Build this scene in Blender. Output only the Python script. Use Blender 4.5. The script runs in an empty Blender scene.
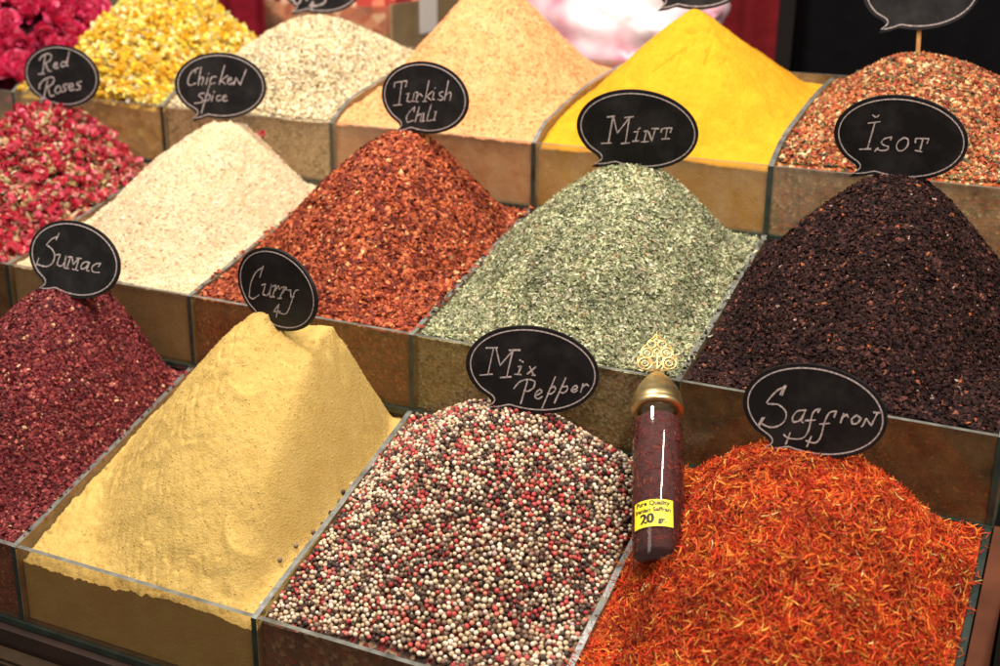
import bpy, bmesh, math
import numpy as np
from mathutils import Vector, Matrix

S = bpy.context.scene
COL = S.collection
rng = np.random.default_rng(7)

# ---------------------------------------------------------------- helpers
def lin(c):
    c = np.asarray(c, float) / 255.0
    return np.where(c <= 0.04045, c / 12.92, ((c + 0.055) / 1.055) ** 2.4)

def tag(o, label=None, cat=None, group=None, kind=None):
    if label: o['label'] = label
    if cat: o['category'] = cat
    if group: o['group'] = group
    if kind: o['kind'] = kind
    return o

def link(o, parent=None):
    COL.objects.link(o)
    if parent is not None: o.parent = parent
    return o

def empty(name, loc=(0, 0, 0)):
    o = bpy.data.objects.new(name, None)
    o.empty_display_size = 0.02
    o.location = loc
    return link(o)

def np_mesh(name, V, faces_flat, sizes, mats=(), colors=None, smooth=False, mat_idx=None):
    V = np.ascontiguousarray(V, np.float32)
    faces_flat = np.ascontiguousarray(faces_flat, np.int32)
    sizes = np.ascontiguousarray(sizes, np.int32)
    me = bpy.data.meshes.new(name)
    me.vertices.add(len(V)); me.vertices.foreach_set('co', V.ravel())
    me.loops.add(len(faces_flat)); me.loops.foreach_set('vertex_index', faces_flat)
    starts = np.zeros(len(sizes), np.int32); starts[1:] = np.cumsum(sizes)[:-1]
    me.polygons.add(len(sizes)); me.polygons.foreach_set('loop_start', starts)
    try: me.polygons.foreach_set('loop_total', sizes)
    except Exception: pass
    me.polygons.foreach_set('use_smooth', np.full(len(sizes), bool(smooth)))
    if mat_idx is not None:
        me.polygons.foreach_set('material_index', np.ascontiguousarray(mat_idx, np.int32))
    for m in mats: me.materials.append(m)
    me.update(calc_edges=True)
    if colors is not None:
        a = me.attributes.new('Col', 'FLOAT_COLOR', 'POINT')
        c = np.ones((len(V), 4), np.float32); c[:, :3] = colors
        a.data.foreach_set('color', c.ravel())
    me.validate()
    return me

def mobj(name, me, parent=None):
    return link(bpy.data.objects.new(name, me), parent)

def bm_obj(name, bm, mats, parent=None, smooth=False):
    bmesh.ops.recalc_face_normals(bm, faces=bm.faces[:])
    me = bpy.data.meshes.new(name)
    bm.to_mesh(me); bm.free()
    for m in (mats if isinstance(mats, (list, tuple)) else [mats]): me.materials.append(m)
    if smooth:
        me.polygons.foreach_set('use_smooth', [True] * len(me.polygons))
    return mobj(name, me, parent)

def add_box(bm, x0, x1, y0, y1, z0, z1, mi=0):
    v = [bm.verts.new(p) for p in ((x0,y0,z0),(x1,y0,z0),(x1,y1,z0),(x0,y1,z0),(x0,y0,z1),(x1,y0,z1),(x1,y1,z1),(x0,y1,z1))]
    out = []
    for idx in ((0,3,2,1),(4,5,6,7),(0,1,5,4),(1,2,6,5),(2,3,7,6),(3,0,4,7)):
        f = bm.faces.new([v[i] for i in idx]); f.material_index = mi; out.append(f)
    return out

def add_tube(bm, pts, r, n=6, closed=False, taper=None):
    pts = [Vector(p) for p in pts]; N = len(pts); rings = []
    prev = None
    for i, p in enumerate(pts):
        a = pts[(i - 1) % N] if (closed or i > 0) else pts[i]
        b = pts[(i + 1) % N] if (closed or i < N - 1) else pts[i]
        t = (b - a).normalized()
        u = prev if prev is not None else Vector((0.31, 0.77, 0.55))
        u = (u - t * u.dot(t)); 
        if u.length < 1e-5: u = t.orthogonal()
        u.normalize(); prev = u; w = t.cross(u)
        rr = r * (taper[i] if taper else 1.0)
        rings.append([bm.verts.new(p + (u * math.cos(2*math.pi*k/n) + w * math.sin(2*math.pi*k/n)) * rr) for k in range(n)])
    for i in range(N if closed else N - 1):
        A, B = rings[i], rings[(i + 1) % N]
        for k in range(n):
            bm.faces.new((A[k], A[(k+1) % n], B[(k+1) % n], B[k]))
    if not closed:
        bm.faces.new(rings[0][::-1]); bm.faces.new(rings[-1])

def add_lathe(bm, prof, n=48, mi=0):
    rings = []
    for r, z in prof:
        if r < 1e-6: rings.append([bm.verts.new((0, 0, z))])
        else: rings.append([bm.verts.new((r*math.cos(2*math.pi*k/n), r*math.sin(2*math.pi*k/n), z)) for k in range(n)])
    for A, B in zip(rings[:-1], rings[1:]):
        for k in range(n):
            a, b = A[k % len(A)], A[(k+1) % len(A)]
            c, d = B[(k+1) % len(B)], B[k % len(B)]
            vs = []
            for v in (a, b, c, d):
                if v not in vs: vs.append(v)
            if len(vs) > 2:
                f = bm.faces.new(vs); f.material_index = mi; f.smooth = True

# numpy value noise
_perm = rng.random((512, 512))
def vnoise(x, y):
    xi = np.floor(x).astype(int); yi = np.floor(y).astype(int)
    fx = x - xi; fy = y - yi
    fx = fx*fx*(3-2*fx); fy = fy*fy*(3-2*fy)
    g = lambda a, b: _perm[a % 512, b % 512]
    return (g(xi,yi)*(1-fx)+g(xi+1,yi)*fx)*(1-fy) + (g(xi,yi+1)*(1-fx)+g(xi+1,yi+1)*fx)*fy - 0.5
def fbm(x, y, sc, octv=4, gain=0.5):
    o = 0; a = 1.0
    for i in range(octv):
        o = o + a * vnoise(x*sc + 17.3*i, y*sc + 5.1*i); sc *= 2.03; a *= gain
    return o

# ---------------------------------------------------------------- materials
def new_mat(name):
    m = bpy.data.materials.new(name); m.use_nodes = True
    nt = m.node_tree; nt.nodes.clear()
    out = nt.nodes.new('ShaderNodeOutputMaterial')
    return m, nt, out

def N(nt, t, **kw):
    n = nt.nodes.new(t)
    for k, v in kw.items():
        if hasattr(n, k): setattr(n, k, v)
        else: n.inputs[k.replace('_', ' ')].default_value = v
    return n

def coords(nt, scale=1.0):
    tc = nt.nodes.new('ShaderNodeTexCoord')
    return tc.outputs['Object']

def principled(name, color, rough=0.6, metallic=0.0, spec=0.5, noise=None, bump=None):
    """noise = (scale, amount) value mottling of the surface's own colour, bump = (scale, strength, distance)"""
    m, nt, out = new_mat(name)
    p = N(nt, 'ShaderNodeBsdfPrincipled')
    p.inputs['Roughness'].default_value = rough; p.inputs['Metallic'].default_value = metallic
    p.inputs['Specular IOR Level'].default_value = spec
    c = tuple(lin(color)) + (1,)
    p.inputs['Base Color'].default_value = c
    co = coords(nt)
    if noise:
        t = N(nt, 'ShaderNodeTexNoise'); t.inputs['Scale'].default_value = noise[0]; t.inputs['Detail'].default_value = 6
        nt.links.new(co, t.inputs['Vector'])
        r = N(nt, 'ShaderNodeMapRange'); r.inputs[1].default_value = .3; r.inputs[2].default_value = .7
        r.inputs[3].default_value = 1 - noise[1]; r.inputs[4].default_value = 1 + noise[1]
        nt.links.new(t.outputs['Fac'], r.inputs[0])
        x = N(nt, 'ShaderNodeMix', data_type='RGBA', blend_type='MULTIPLY'); x.inputs[0].default_value = 1
        x.inputs[6].default_value = c
        nt.links.new(r.outputs[0], x.inputs[7]); nt.links.new(x.outputs[2], p.inputs['Base Color'])
    if bump:
        t2 = N(nt, 'ShaderNodeTexNoise'); t2.inputs['Scale'].default_value = bump[0]; t2.inputs['Detail'].default_value = 4
        nt.links.new(co, t2.inputs['Vector'])
        b = N(nt, 'ShaderNodeBump'); b.inputs['Strength'].default_value = bump[1]; b.inputs['Distance'].default_value = bump[2]
        nt.links.new(t2.outputs['Fac'], b.inputs['Height']); nt.links.new(b.outputs[0], p.inputs['Normal'])
    nt.links.new(p.outputs[0], out.inputs[0])
    return m

def powder_mat(name, c1, c2, fleck=None, bump=0.5):
    """dry powder: two tones mixed by noise at clump and grain scale, optional flecks of a third colour"""
    m, nt, out = new_mat(name)
    p = N(nt, 'ShaderNodeBsdfPrincipled'); p.inputs['Roughness'].default_value = 1.0; p.inputs['Specular IOR Level'].default_value = 0.1
    co = coords(nt)
    t = N(nt, 'ShaderNodeTexNoise'); t.inputs['Scale'].default_value = 45; t.inputs['Detail'].default_value = 10; t.inputs['Roughness'].default_value = .75
    nt.links.new(co, t.inputs['Vector'])
    r = N(nt, 'ShaderNodeValToRGB'); r.color_ramp.elements[0].position = .34; r.color_ramp.elements[1].position = .66
    r.color_ramp.elements[0].color = tuple(lin(c2)) + (1,); r.color_ramp.elements[1].color = tuple(lin(c1)) + (1,)
    nt.links.new(t.outputs['Fac'], r.inputs[0])
    colr = r.outputs[0]
    if fleck:
        v = N(nt, 'ShaderNodeTexVoronoi'); v.inputs['Scale'].default_value = 420
        nt.links.new(co, v.inputs['Vector'])
        lt = N(nt, 'ShaderNodeMath', operation='GREATER_THAN'); lt.inputs[1].default_value = 1 - fleck[1]
        sep = N(nt, 'ShaderNodeSeparateColor'); nt.links.new(v.outputs['Color'], sep.inputs[0])
        nt.links.new(sep.outputs[0], lt.inputs[0])
        x = N(nt, 'ShaderNodeMix', data_type='RGBA'); x.inputs[7].default_value = tuple(lin(fleck[0])) + (1,)
        nt.links.new(lt.outputs[0], x.inputs[0]); nt.links.new(colr, x.inputs[6]); colr = x.outputs[2]
    nt.links.new(colr, p.inputs['Base Color'])
    t2 = N(nt, 'ShaderNodeTexNoise'); t2.inputs['Scale'].default_value = 500; t2.inputs['Detail'].default_value = 3
    nt.links.new(co, t2.inputs['Vector'])
    b = N(nt, 'ShaderNodeBump'); b.inputs['Strength'].default_value = bump; b.inputs['Distance'].default_value = .002
    nt.links.new(t2.outputs['Fac'], b.inputs['Height']); nt.links.new(b.outputs[0], p.inputs['Normal'])
    nt.links.new(p.outputs[0], out.inputs[0])
    return m

def mass_mat(name, palette, scale):
    """packed grains: cells in the grain colours, or darkened ones for the shade between grains"""
    m, nt, out = new_mat(name)
    p = N(nt, 'ShaderNodeBsdfPrincipled'); p.inputs['Roughness'].default_value = .9; p.inputs['Specular IOR Level'].default_value = .2
    co = coords(nt)
    v = N(nt, 'ShaderNodeTexVoronoi'); v.inputs['Scale'].default_value = scale
    nt.links.new(co, v.inputs['Vector'])
    sep = N(nt, 'ShaderNodeSeparateColor'); nt.links.new(v.outputs['Color'], sep.inputs[0])
    r = N(nt, 'ShaderNodeValToRGB'); r.color_ramp.interpolation = 'CONSTANT'
    tot = sum(w for _, w in palette); acc = 0
    els = r.color_ramp.elements
    while len(els) < len(palette): els.new(0.5)
    for e, (c, w) in zip(els, palette):
        e.position = acc / tot; acc += w
        e.color = tuple(lin(c)) + (1,)
    nt.links.new(sep.outputs[0], r.inputs[0]); nt.links.new(r.outputs[0], p.inputs['Base Color'])
    b = N(nt, 'ShaderNodeBump'); b.inputs['Strength'].default_value = .8; b.inputs['Distance'].default_value = .002
    nt.links.new(v.outputs['Distance'], b.inputs['Height']); nt.links.new(b.outputs[0], p.inputs['Normal'])
    nt.links.new(p.outputs[0], out.inputs[0])
    return m

def grain_mat(name, rough=.7, spec=.35, trans=0.0):
    m, nt, out = new_mat(name)
    p = N(nt, 'ShaderNodeBsdfPrincipled'); p.inputs['Roughness'].default_value = rough; p.inputs['Specular IOR Level'].default_value = spec
    a = N(nt, 'ShaderNodeAttribute'); a.attribute_name = 'Col'
    nt.links.new(a.outputs['Color'], p.inputs['Base Color'])
    sh = p.outputs[0]
    if trans > 0:
        t = N(nt, 'ShaderNodeBsdfTranslucent'); nt.links.new(a.outputs['Color'], t.inputs[0])
        x = N(nt, 'ShaderNodeMixShader'); x.inputs[0].default_value = trans
        nt.links.new(sh, x.inputs[1]); nt.links.new(t.outputs[0], x.inputs[2]); sh = x.outputs[0]
    nt.links.new(sh, out.inputs[0])
    return m

def schlick(nt, k=1.0):
    """reflectance of a thin sheet, the same from either side"""
    g = nt.nodes.new('ShaderNodeNewGeometry')
    d = N(nt, 'ShaderNodeVectorMath', operation='DOT_PRODUCT')
    nt.links.new(g.outputs['Normal'], d.inputs[0]); nt.links.new(g.outputs['Incoming'], d.inputs[1])
    def m(op, a, b=None):
        n = N(nt, 'ShaderNodeMath', operation=op)
        for i, v in enumerate((a, b)):
            if v is None: continue
            if isinstance(v, (int, float)): n.inputs[i].default_value = v
            else: nt.links.new(v, n.inputs[i])
        return n.outputs[0]
    c = m('SUBTRACT', 1.0, m('ABSOLUTE', d.outputs['Value']))
    return m('MULTIPLY', m('ADD', m('MULTIPLY', m('POWER', c, 5.0), .95), .045), k)

def pane_mat(name, tint, dust_c, dust_lo, dust_hi, refl=1.0):
    """shop glass: tinted see-through sheet with a fresnel reflection and a patchy film of spice dust"""
    m, nt, out = new_mat(name)
    tr = N(nt, 'ShaderNodeBsdfTransparent'); tr.inputs[0].default_value = tuple(tint) + (1,)
    gl = N(nt, 'ShaderNodeBsdfGlossy'); gl.inputs['Roughness'].default_value = .06
    x = N(nt, 'ShaderNodeMixShader'); nt.links.new(schlick(nt, refl * 1.4), x.inputs[0])
    nt.links.new(tr.outputs[0], x.inputs[1]); nt.links.new(gl.outputs[0], x.inputs[2])
    df = N(nt, 'ShaderNodeBsdfDiffuse'); df.inputs[0].default_value = tuple(lin(dust_c)) + (1,)
    co = coords(nt)
    t = N(nt, 'ShaderNodeTexNoise'); t.inputs['Scale'].default_value = 38; t.inputs['Detail'].default_value = 8; t.inputs['Roughness'].default_value = .7
    nt.links.new(co, t.inputs['Vector'])
    r = N(nt, 'ShaderNodeMapRange'); r.inputs[1].default_value = .35; r.inputs[2].default_value = .72
    r.inputs[3].default_value = dust_lo; r.inputs[4].default_value = dust_hi
    nt.links.new(t.outputs['Fac'], r.inputs[0])
    y = N(nt, 'ShaderNodeMixShader'); nt.links.new(r.outputs[0], y.inputs[0])
    nt.links.new(x.outputs[0], y.inputs[1]); nt.links.new(df.outputs[0], y.inputs[2])
    nt.links.new(y.outputs[0], out.inputs[0])
    return m
BOTTLE_BASE = (.5830, .1100, .0690); BOTTLE_NECK = (.537, .225, .159); LABEL_ANG = -.25
WORLD = .33
LAMPS = [((-.16, .20, 1.8), (.0, .3, .2), 40, (.32, .32), (1, .95, .88)), ((1.15, -.25, 1.75), (.4, .2, .15), 50, (.10, 1.3), (1, .95, .88)), ((-.35, -1.45, 1.25), (.2, .1, .1), 2.5, (.5, .5), (1, .93, .84))]  # last entry is an added front fill, not a lamp of the market
SIGNS = {
 'red_roses': ((-0.3486, 0.47, 0.3501), 0.0864, 0.0521, 0.0054, 0.9416,
  '-23.3,25.6 -30,1.8|-37,0.7 -26.5,1.9|-33.4,19.6 -27.7,25.4 -17.8,28.6 -12.9,26.1 -15.2,20.5 -24.3,15.2|-23.4,15.3 -19.9,6.4 -14.8,6|-10.7,12.7 -4.5,14.4 -5.1,17.5 -8.6,16.4 -11.1,12.4 -8.4,9.8 -3.1,11.1|9.6,18.9 4.5,18.6 1.6,15.1 3.9,12.4 8.4,14.7|16.8,32.2 10.1,14.8 13.1,14.3|-21.9,-5.5 -31.5,-31.9|-36.7,-32.2 -27,-30.9|-37.1,-18.2 -34.8,-11.7 -24.4,-4.2 -13.8,-2.3 -11.6,-6.3 -16.5,-12.2 -24.7,-16.1|-22.9,-16 -19.6,-27 -13.5,-26|-7.1,-13.7 -11.1,-18.8 -9.7,-22.9 -4.4,-22 -1.4,-16.9 -3.6,-13.6 -7.1,-13.7|9.6,-10.1 4.3,-11 3.2,-13.9 6.5,-15.8 5.3,-19.3 0,-20.6|11.8,-14.4 18.8,-12.4 18.3,-8.9 13.9,-9.8 11.7,-14.8 14.9,-18.1 20.2,-16.2|33.1,-5.4 27,-7.1 25.9,-9.9 30.8,-11.7 29.7,-15.2 23.6,-16.9'),
 'chicken': ((-0.1046, 0.475, 0.3543), 0.2445, 0.0207, 0.0475, 0.9449,
  '-25.7,22.6 -35.1,18.3 -40.9,10.2 -42.5,3.5 -38.7,1.2 -31.8,4.1|-29.9,21.5 -31.2,16.5|-22.4,23.3 -28.8,1.9|-27.4,7.8 -22.1,11.5 -20.7,9.2 -24,1.8|-14.9,10.7 -18.2,2.5|-13.6,14.8 -12.9,15.7|-3.5,11.3 -8.4,11.3 -12.1,6.9 -11.7,2.4 -5.9,3.9|9.2,25.1 -0.4,2.3|11.9,12.6 2.4,6.8 7.6,2.3|11.2,5.6 17.1,8.1 15.7,10.6 12.2,8.1 11,3.7 14,1.8 18.3,4.4|22.8,9.5 18.8,1.4|22.8,9.5 27.6,1.3 37.4,19.7|-21.9,-8.6 -27.7,-9.4 -29.6,-12.3 -25.1,-15.4 -26.4,-19.9 -36.3,-21.3|-13.4,1.7 -28.4,-33.4|-20.6,-11.7 -15.6,-10.2 -14.3,-13.2 -18,-17.7 -23,-18.4|-10,-11 -13.2,-18.5|-8.6,-7.6 -7.9,-6.7|-0.3,-11.8 -4.5,-12.5 -6,-16.3 -4.3,-18.5 -0.1,-17|2.5,-15.1 7.6,-13.4 6.5,-11.1 3.6,-12.6 2.1,-16.3 4.6,-18.9 8.4,-17.6'),
 'chili': ((0.1797, 0.46, 0.3634), -0.1205, 0.0133, 0.03, 0.9407,
  '-42,9.8 -41.3,13.9 -39.2,15.4 -22.9,18.2 -25.4,11.1|-30.4,16.7 -35.9,-10.2|-43.8,-11.4 -31.5,-9.5|-24.5,2.9 -20.9,4.1 -24.3,-4.9 -20,-5.8 -15.6,-2.8 -13.5,4.5 -16.2,-4.9 -13.1,-4.8|-11.9,5.4 -8.3,6.2 -11.2,-5.2 -8,-4.8|-9.8,0.3 -5.1,4.7 -1.8,1.5|8.2,19.7 1,-3.8|-1.1,-4.1 3.7,-3.4|12.9,8.4 4.2,1.8 10,-1.9|14.5,7.2 12.2,-1.1 15.3,-0.6|16.1,11.6 16.8,12.5|27.1,8.6 22,6.9 22.8,4.3 26.9,2.5 25.2,-1 20.2,-0.6|35.2,21.1 29,-0.8|31.2,4.8 36.2,8.4 38.2,6.5 36.8,-0.3|-13.3,-11.6 -20.5,-16.9 -25.6,-24.1 -24.4,-29.6 -15.6,-26.9|-13,-10.8 -14.4,-16.5|-6.4,-10.4 -13.1,-28.1|-10.6,-21.7 -5.9,-18.7 -4.2,-20.6 -6.1,-27|-2.9,-18 0.2,-17.6|-0.4,-17.7 -2.2,-26.7|-4.6,-27.1 0.6,-26.2|10.7,-6.6 4.2,-23.5 5.9,-25.9 11,-24.4|14.8,-15.1 17.4,-14.4|17.1,-14.7 13.5,-24.5|12.5,-24.8 15.6,-24.1'),
 'mint': ((0.4271, 0.45, 0.3509), 0.1766, -0.1642, -0.0544, 1.0032,
  '-24.6,11.4 -27.5,-15.8|-34.3,-17.6 -24.7,-15.9|-30,10.5 -23,12.3|-24,10.8 -19.2,-4.9 -8.5,11.8|-8.1,12.5 -10.4,-14.5|-14.4,-15.4 -6.3,-13.7|-12.8,11.9 -4.4,13.7|1,-1.8 -0.4,-11.2|-2.4,-1.8 1.6,-0.8|-3.1,-11.7 3,-10.4|1.5,1.3 3.4,3.2|9.7,-0.1 8.2,-10.9|5.5,-11.4 12.5,-10.1|7.7,-0.1 11.7,0.1 15.8,-9.3 18.4,3.7|14.8,3.7 21.6,4.4|24.4,1.1 24.5,3.2 26.8,5.3 34.8,6.6 33.4,1.9|30.1,5.7 29,-5.4|25.7,-6 33,-4.6'),
 'isot': ((0.6793, 0.45, 0.3651), -0.0336, -0.1693, -0.0264, 0.9743,
  '-26.3,19.9 -23.5,18.1 -20.8,20.1|-29.5,11.5 -19.1,14.2|-23.6,12.8 -28.2,-14.2|-35.3,-15.2 -25.2,-13.4|-7.7,-2.1 -7,0.5 -13,-1.6 -15.9,-5.5 -13.7,-8.1 -9,-8.9 -10,-12.3 -15.1,-13.9 -19.9,-12.8|-21,-15.1 -18.3,-11.5|3.8,1.2 -0.4,-2.9 -1.8,-8 0.5,-11.9 5,-10.6 8.3,-5.3 7.7,0.3 3.8,1.2|14.9,-2.1 14.8,0.9 16.2,2 26.4,3.1 25.3,-1.3|21.3,2.4 19.6,-10.1|15.7,-9.8 21.4,-10.3'),
 'sumac': ((-0.0794, 0.19, 0.2162), 0.0531, 0.2351, -0.0867, 0.9474,
  '-23.3,24 -26,16.3|-23.9,20.3 -32.2,15.8 -38.2,8.1 -30.5,5.3 -25.4,-0.8 -27.2,-9.8 -34.5,-14.9 -43.5,-15.3 -48.1,-14.8|-46.1,-7.9 -48.6,-16.5|-23.4,0.3 -18.2,1.8 -20.8,-10 -15.3,-10.6 -11.5,-6.6 -9.8,2.3 -10.8,-11.1|-3.9,1.4 -7.2,-11.5|-9.3,-11.6 -4.2,-11.1|-6.6,1.3 -2.2,1.7 0.8,-5.8 7.4,3 5.1,-10.4|0.7,-10.6 8.1,-10.5|4.5,2.4 10.4,2.9|21.8,0.9 15.7,0.4 11.3,-4.8 12.7,-8.1 17.6,-5.6 20.6,-0.3|21.8,0.9 18.9,-8.2 22.4,-8.2|34.3,-0.8 36.3,3.2 30.5,1.3 26,-3.2 27.6,-7.8 36.2,-6.9'),
 'curry': ((0.1809, 0.175, 0.2253), -0.2924, -0.0096, 0.0568, 0.9501,
  '-16.2,21.2 -23.5,9.1|-18.5,19.2 -29.9,12.5 -40.1,-0.7 -44.6,-14 -39,-15.6 -27.7,-9.7|-21.3,1.4 -15.3,3.4 -21.6,-8.1 -15.3,-8.2 -9.5,-3.2 -5.6,4.6 -10.7,-8|-4.1,2.7 1.8,5 -6.2,-8.2|-9.5,-8.8 -2.5,-7.4|-2.1,-2 5.1,4.5 6.4,1.5|9.4,3.4 15.2,5.7 5,-8.1|1.9,-8.5 8.7,-7|11.3,-1.3 17.3,5 17.6,2.5|20.3,2.6 23.7,3.5 23.3,-3.7 28.8,-2.1|36.3,5.5 30.1,2.8 22.9,-9.4 13.5,-21.8 2.2,-23|-3.1,-28.3 3.5,-14.1 -6.9,-23.5 4.7,-21.1'),
 'pepper': ((0.4226, 0.215, 0.1745), 0.1951, 0.0219, -0.0115, 0.99,
  '-42.2,16.4 -31.8,17.7|-35.6,15.8 -39.9,-8.3|-47.2,-10.1 -36,-7.8|-32.9,16.8 -29,1.3 -17.6,16.7|-17.6,16.4 -22.4,-8.7|-28.2,-10.2 -18.5,-8.3|-20.7,16.6 -11,17.9|-11.9,2 -9.4,2.7 -12.1,-5|-15.1,-5.5 -9.6,-5.1|-10.9,8.5 -10.2,7.9|-8.5,7.4 -7.8,6.9|-1.6,3.3 2.1,-4.1|3.9,3.7 -3.4,-3.7|0.7,-4.6 3.5,-4.3|-3.2,-10.4 -8.7,-32.7|-15.4,-19 -10.1,-11.9 -1.9,-8.8 3.7,-10.3 2.5,-16.2 -2.9,-20.4 -5.7,-19.3|5.3,-23.3 10.2,-19.5 8.8,-16.8 5.4,-20.1 4.2,-24.6 7,-26.4 10.8,-23.8|22,-3.6 11.2,-34.6|17.6,-15.1 21.6,-12.4 22.5,-15.9 19.2,-19.9 15.8,-20.3|31.5,-3.4 22.3,-28.1|29.2,-12.2 33.2,-11 33.3,-14.6 30.1,-17.8 26.6,-17.5|37.2,-14.4 42.1,-12.1 41.3,-9.4 38.6,-11.1 37,-14.9 39.5,-16 42.4,-13.9|47.3,-7.2 45.6,-15.2|46.4,-11.2 50,-6.9 52.1,-8.4'),
 'saffron': ((0.6731, 0.2, 0.1886), -0.0477, 0.0411, 0.0418, 0.9368,
  '-24.3,19.2 -26.9,10.3|-25.6,18.6 -28.5,10.7|-25.3,17.4 -31.3,13.9 -39.1,3.3 -38.3,0.6 -29.9,1.2 -23,-4.2 -23.6,-12.3 -29.6,-18.3 -36.5,-20.2 -42.9,-18.4|-41.4,-12.3 -45.6,-21|-42.9,-12.8 -46.6,-20.2|-6.4,-0.1 -13.2,-1.9 -16.9,-8.3 -16,-12.1 -11.3,-10.2 -7.3,-3.5|-6.2,0.4 -9.3,-9.6 -7.8,-11.1|4.4,0.2 6.2,3.4 1,0.4 -1.2,-7.1 -2.7,-17.4 -7.7,-25.5 -18.6,-27.4 -23.6,-25|-5.9,-9.2 2.2,-7.3|-18.2,-22.2 -21.4,-33|18,-1.8 19.3,3.1 13.8,1.1 10.3,-8 7.8,-21.4 3.4,-27.6 -4.1,-27|-0,-22.4 -3.2,-31.9|6.4,-10.3 14.4,-8.2|25.7,2.3 23.6,-5.8|24.8,-0.9 28.3,2 29.3,-0.2|36.2,2.6 32.5,-1.5 33.5,-5.6 37.3,-4.2 39.9,0.4 36.2,2.6|40.8,-6.5 42,-5.3 44.2,1.1 48.5,-4.5 52.8,7|50,7.2 54.8,7.7'),
 'seeds': ((-0.1284, 0.73, 0.4581), 0.2156, 0.0508, -0.0115, 0.9835,
  '-38,-20.4 -37.1,-28.3 -32.7,-29.4 -29,-26.6 -27.2,-20|-19.5,-23.9 -18,-23.3|8.1,-17.3 7.3,-25.2 0,-29.5 -10.1,-31.2|-12.4,-36.6 -9.8,-25.2 -15.7,-32.2 -8.7,-30.6'),
 'turmeric': ((0.3986, 0.71, 0.4887), 0.2262, 0.0522, -0.0019, 0.9948,
  ''),
 'mixed': ((0.6446, 0.73, 0.4772), 0.1132, 0.0509, 0.0614, 0.9934,
  ''),
}
# ---------------------------------------------------------------- layout of the stepped stand (metres)
D = [0.2685, 0.2824, 0.284]              # depth of each row of bins
Y0 = [0.0, 0.2685, 0.5509]               # front of each row
Z0 = [0.0, 0.1669, 0.3079]               # top of each row's front glass
H = [0.0776, 0.0776, 0.0720]             # height of the front glass
def XK(k): return 0.27 * k if k > 0 else 0.26 * k
KR = [(-1, 3), (-2, 3), (-3, 3)]         # first and last divider of each row
PROF2 = [(0, 0), (.015, .0105), (.032, .019), (.055, .0255), (.08, .031), (.12, .0385), (.165, .0455), (.22, .0525), (.284, .058)]
def wall_z(r, y):
    """height of the divider's top edge at depth y"""
    d = np.asarray(y) - Y0[r]
    if r < 2:
        return Z0[r] + d * ((Z0[r+1] - H[r+1]) - Z0[r]) / D[r]
    return Z0[2] + np.interp(d, [p[0] for p in PROF2], [p[1] for p in PROF2])

M_edge_top = principled('dusty_glass_edge', (100, 99, 91), rough=.35, spec=.6, noise=(70, .5), bump=(220, .35, .001))
M_edge_green = principled('green_glass_edge', (38, 48, 42), rough=.15, spec=.8, noise=(50, .4))
M_pane = pane_mat('dusty_shop_glass', (.95, .94, .90), (176, 116, 74), .04, .18)
M_pane_mid = pane_mat('brown_dusty_glass', (.90, .87, .80), (160, 124, 80), .06, .26)
M_pane_back = pane_mat('pale_dusty_glass', (.93, .91, .86), (205, 172, 130), .06, .30)
M_div = pane_mat('divider_glass', (.86, .88, .82), (190, 156, 110), .12, .42)
M_wood = principled('dark_brown_wood', (44, 25, 16), rough=.55, noise=(25, .35), bump=(120, .3, .002))
M_ledge = principled('varnished_ledge', (44, 32, 20), rough=.35, noise=(30, .4))
M_black = principled('black_gap', (16, 13, 12), rough=.6)

PT = 0.005; DT = 0.0054
def glass_row(r, label):
    root = tag(empty('glass_bin_row', (0, Y0[r], Z0[r] - H[r])), label, 'spice bins', 'stepped rows of glass spice bins')
    oy, oz = Y0[r], Z0[r] - H[r]
    k0, k1 = KR[r]
    pm = [M_pane, M_pane_mid, M_pane_back][r]
    for k in range(k0, k1):
        bm = bmesh.new()
        fs = add_box(bm, XK(k) + DT/2 + .0004, XK(k+1) - DT/2 - .0004, 0, PT, 0, H[r])
        fs[1].material_index = 1
        bm_obj('front_pane', bm, [pm, M_edge_top, M_edge_green], root)
    for k in range(k0, k1 + 1):
        bm = bmesh.new(); x0, x1 = XK(k) - DT/2, XK(k) + DT/2
        if r < 2:
            n = 10; top = [(-.0008, H[r])] + [(D[r]*i/n - (.002 if i == n else 0), 0) for i in range(1, n + 1)]
            top = [top[0]] + [(y, float(wall_z(r, Y0[r] + y)) - oz) for y, _ in top[1:]]
        else:
            top = [(-.0008, H[r])] + [(a, b + H[r]) for a, b in PROF2[1:]]
        # chipped, slightly uneven top edge
        j = rng.normal(0, .0006, len(top))
        top = [(y, z + (j[i] if 0 < i < len(top)-1 else 0)) for i, (y, z) in enumerate(top)]
        poly = [(-.0008, 0)] + top + [(top[-1][0], 0)]
        A = [bm.verts.new((x0, y, z)) for y, z in poly]; B = [bm.verts.new((x1, y, z)) for y, z in poly]
        f = bm.faces.new(A[::-1]); f.material_index = 0
        f = bm.faces.new(B); f.material_index = 0
        for i in range(len(poly)):
            i2 = (i + 1) % len(poly)
            f = bm.faces.new((A[i], A[i2], B[i2], B[i]))
            f.material_index = 2 if i == 0 else (1 if i < len(poly) - 2 else 2)
        bm_obj('divider', bm, [M_div, M_edge_green if (r == 0 and k == 3) else M_edge_top, M_edge_green], root)
    bm = bmesh.new()
    fs = add_box(bm, XK(k0) - .004, XK(k1) + .004, -.004, D[r] - .003, -.0065, -.0004)
    for f in fs: f.material_index = 0
    bm_obj('base_plate', bm, [M_edge_green], root)
    if r == 2:
        bm = bmesh.new()
        fs = add_box(bm, XK(k0) - .003, XK(k1) + .003, D[r] + .0006, D[r] + .0056, -.0065, H[r] + .06)
        fs[1].material_index = 1
        bm_obj('back_pane', bm, [M_pane_back, M_edge_top], root)
    return root
glass_row(0, 'front lowest row of open glass spice bins with green edges')
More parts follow.
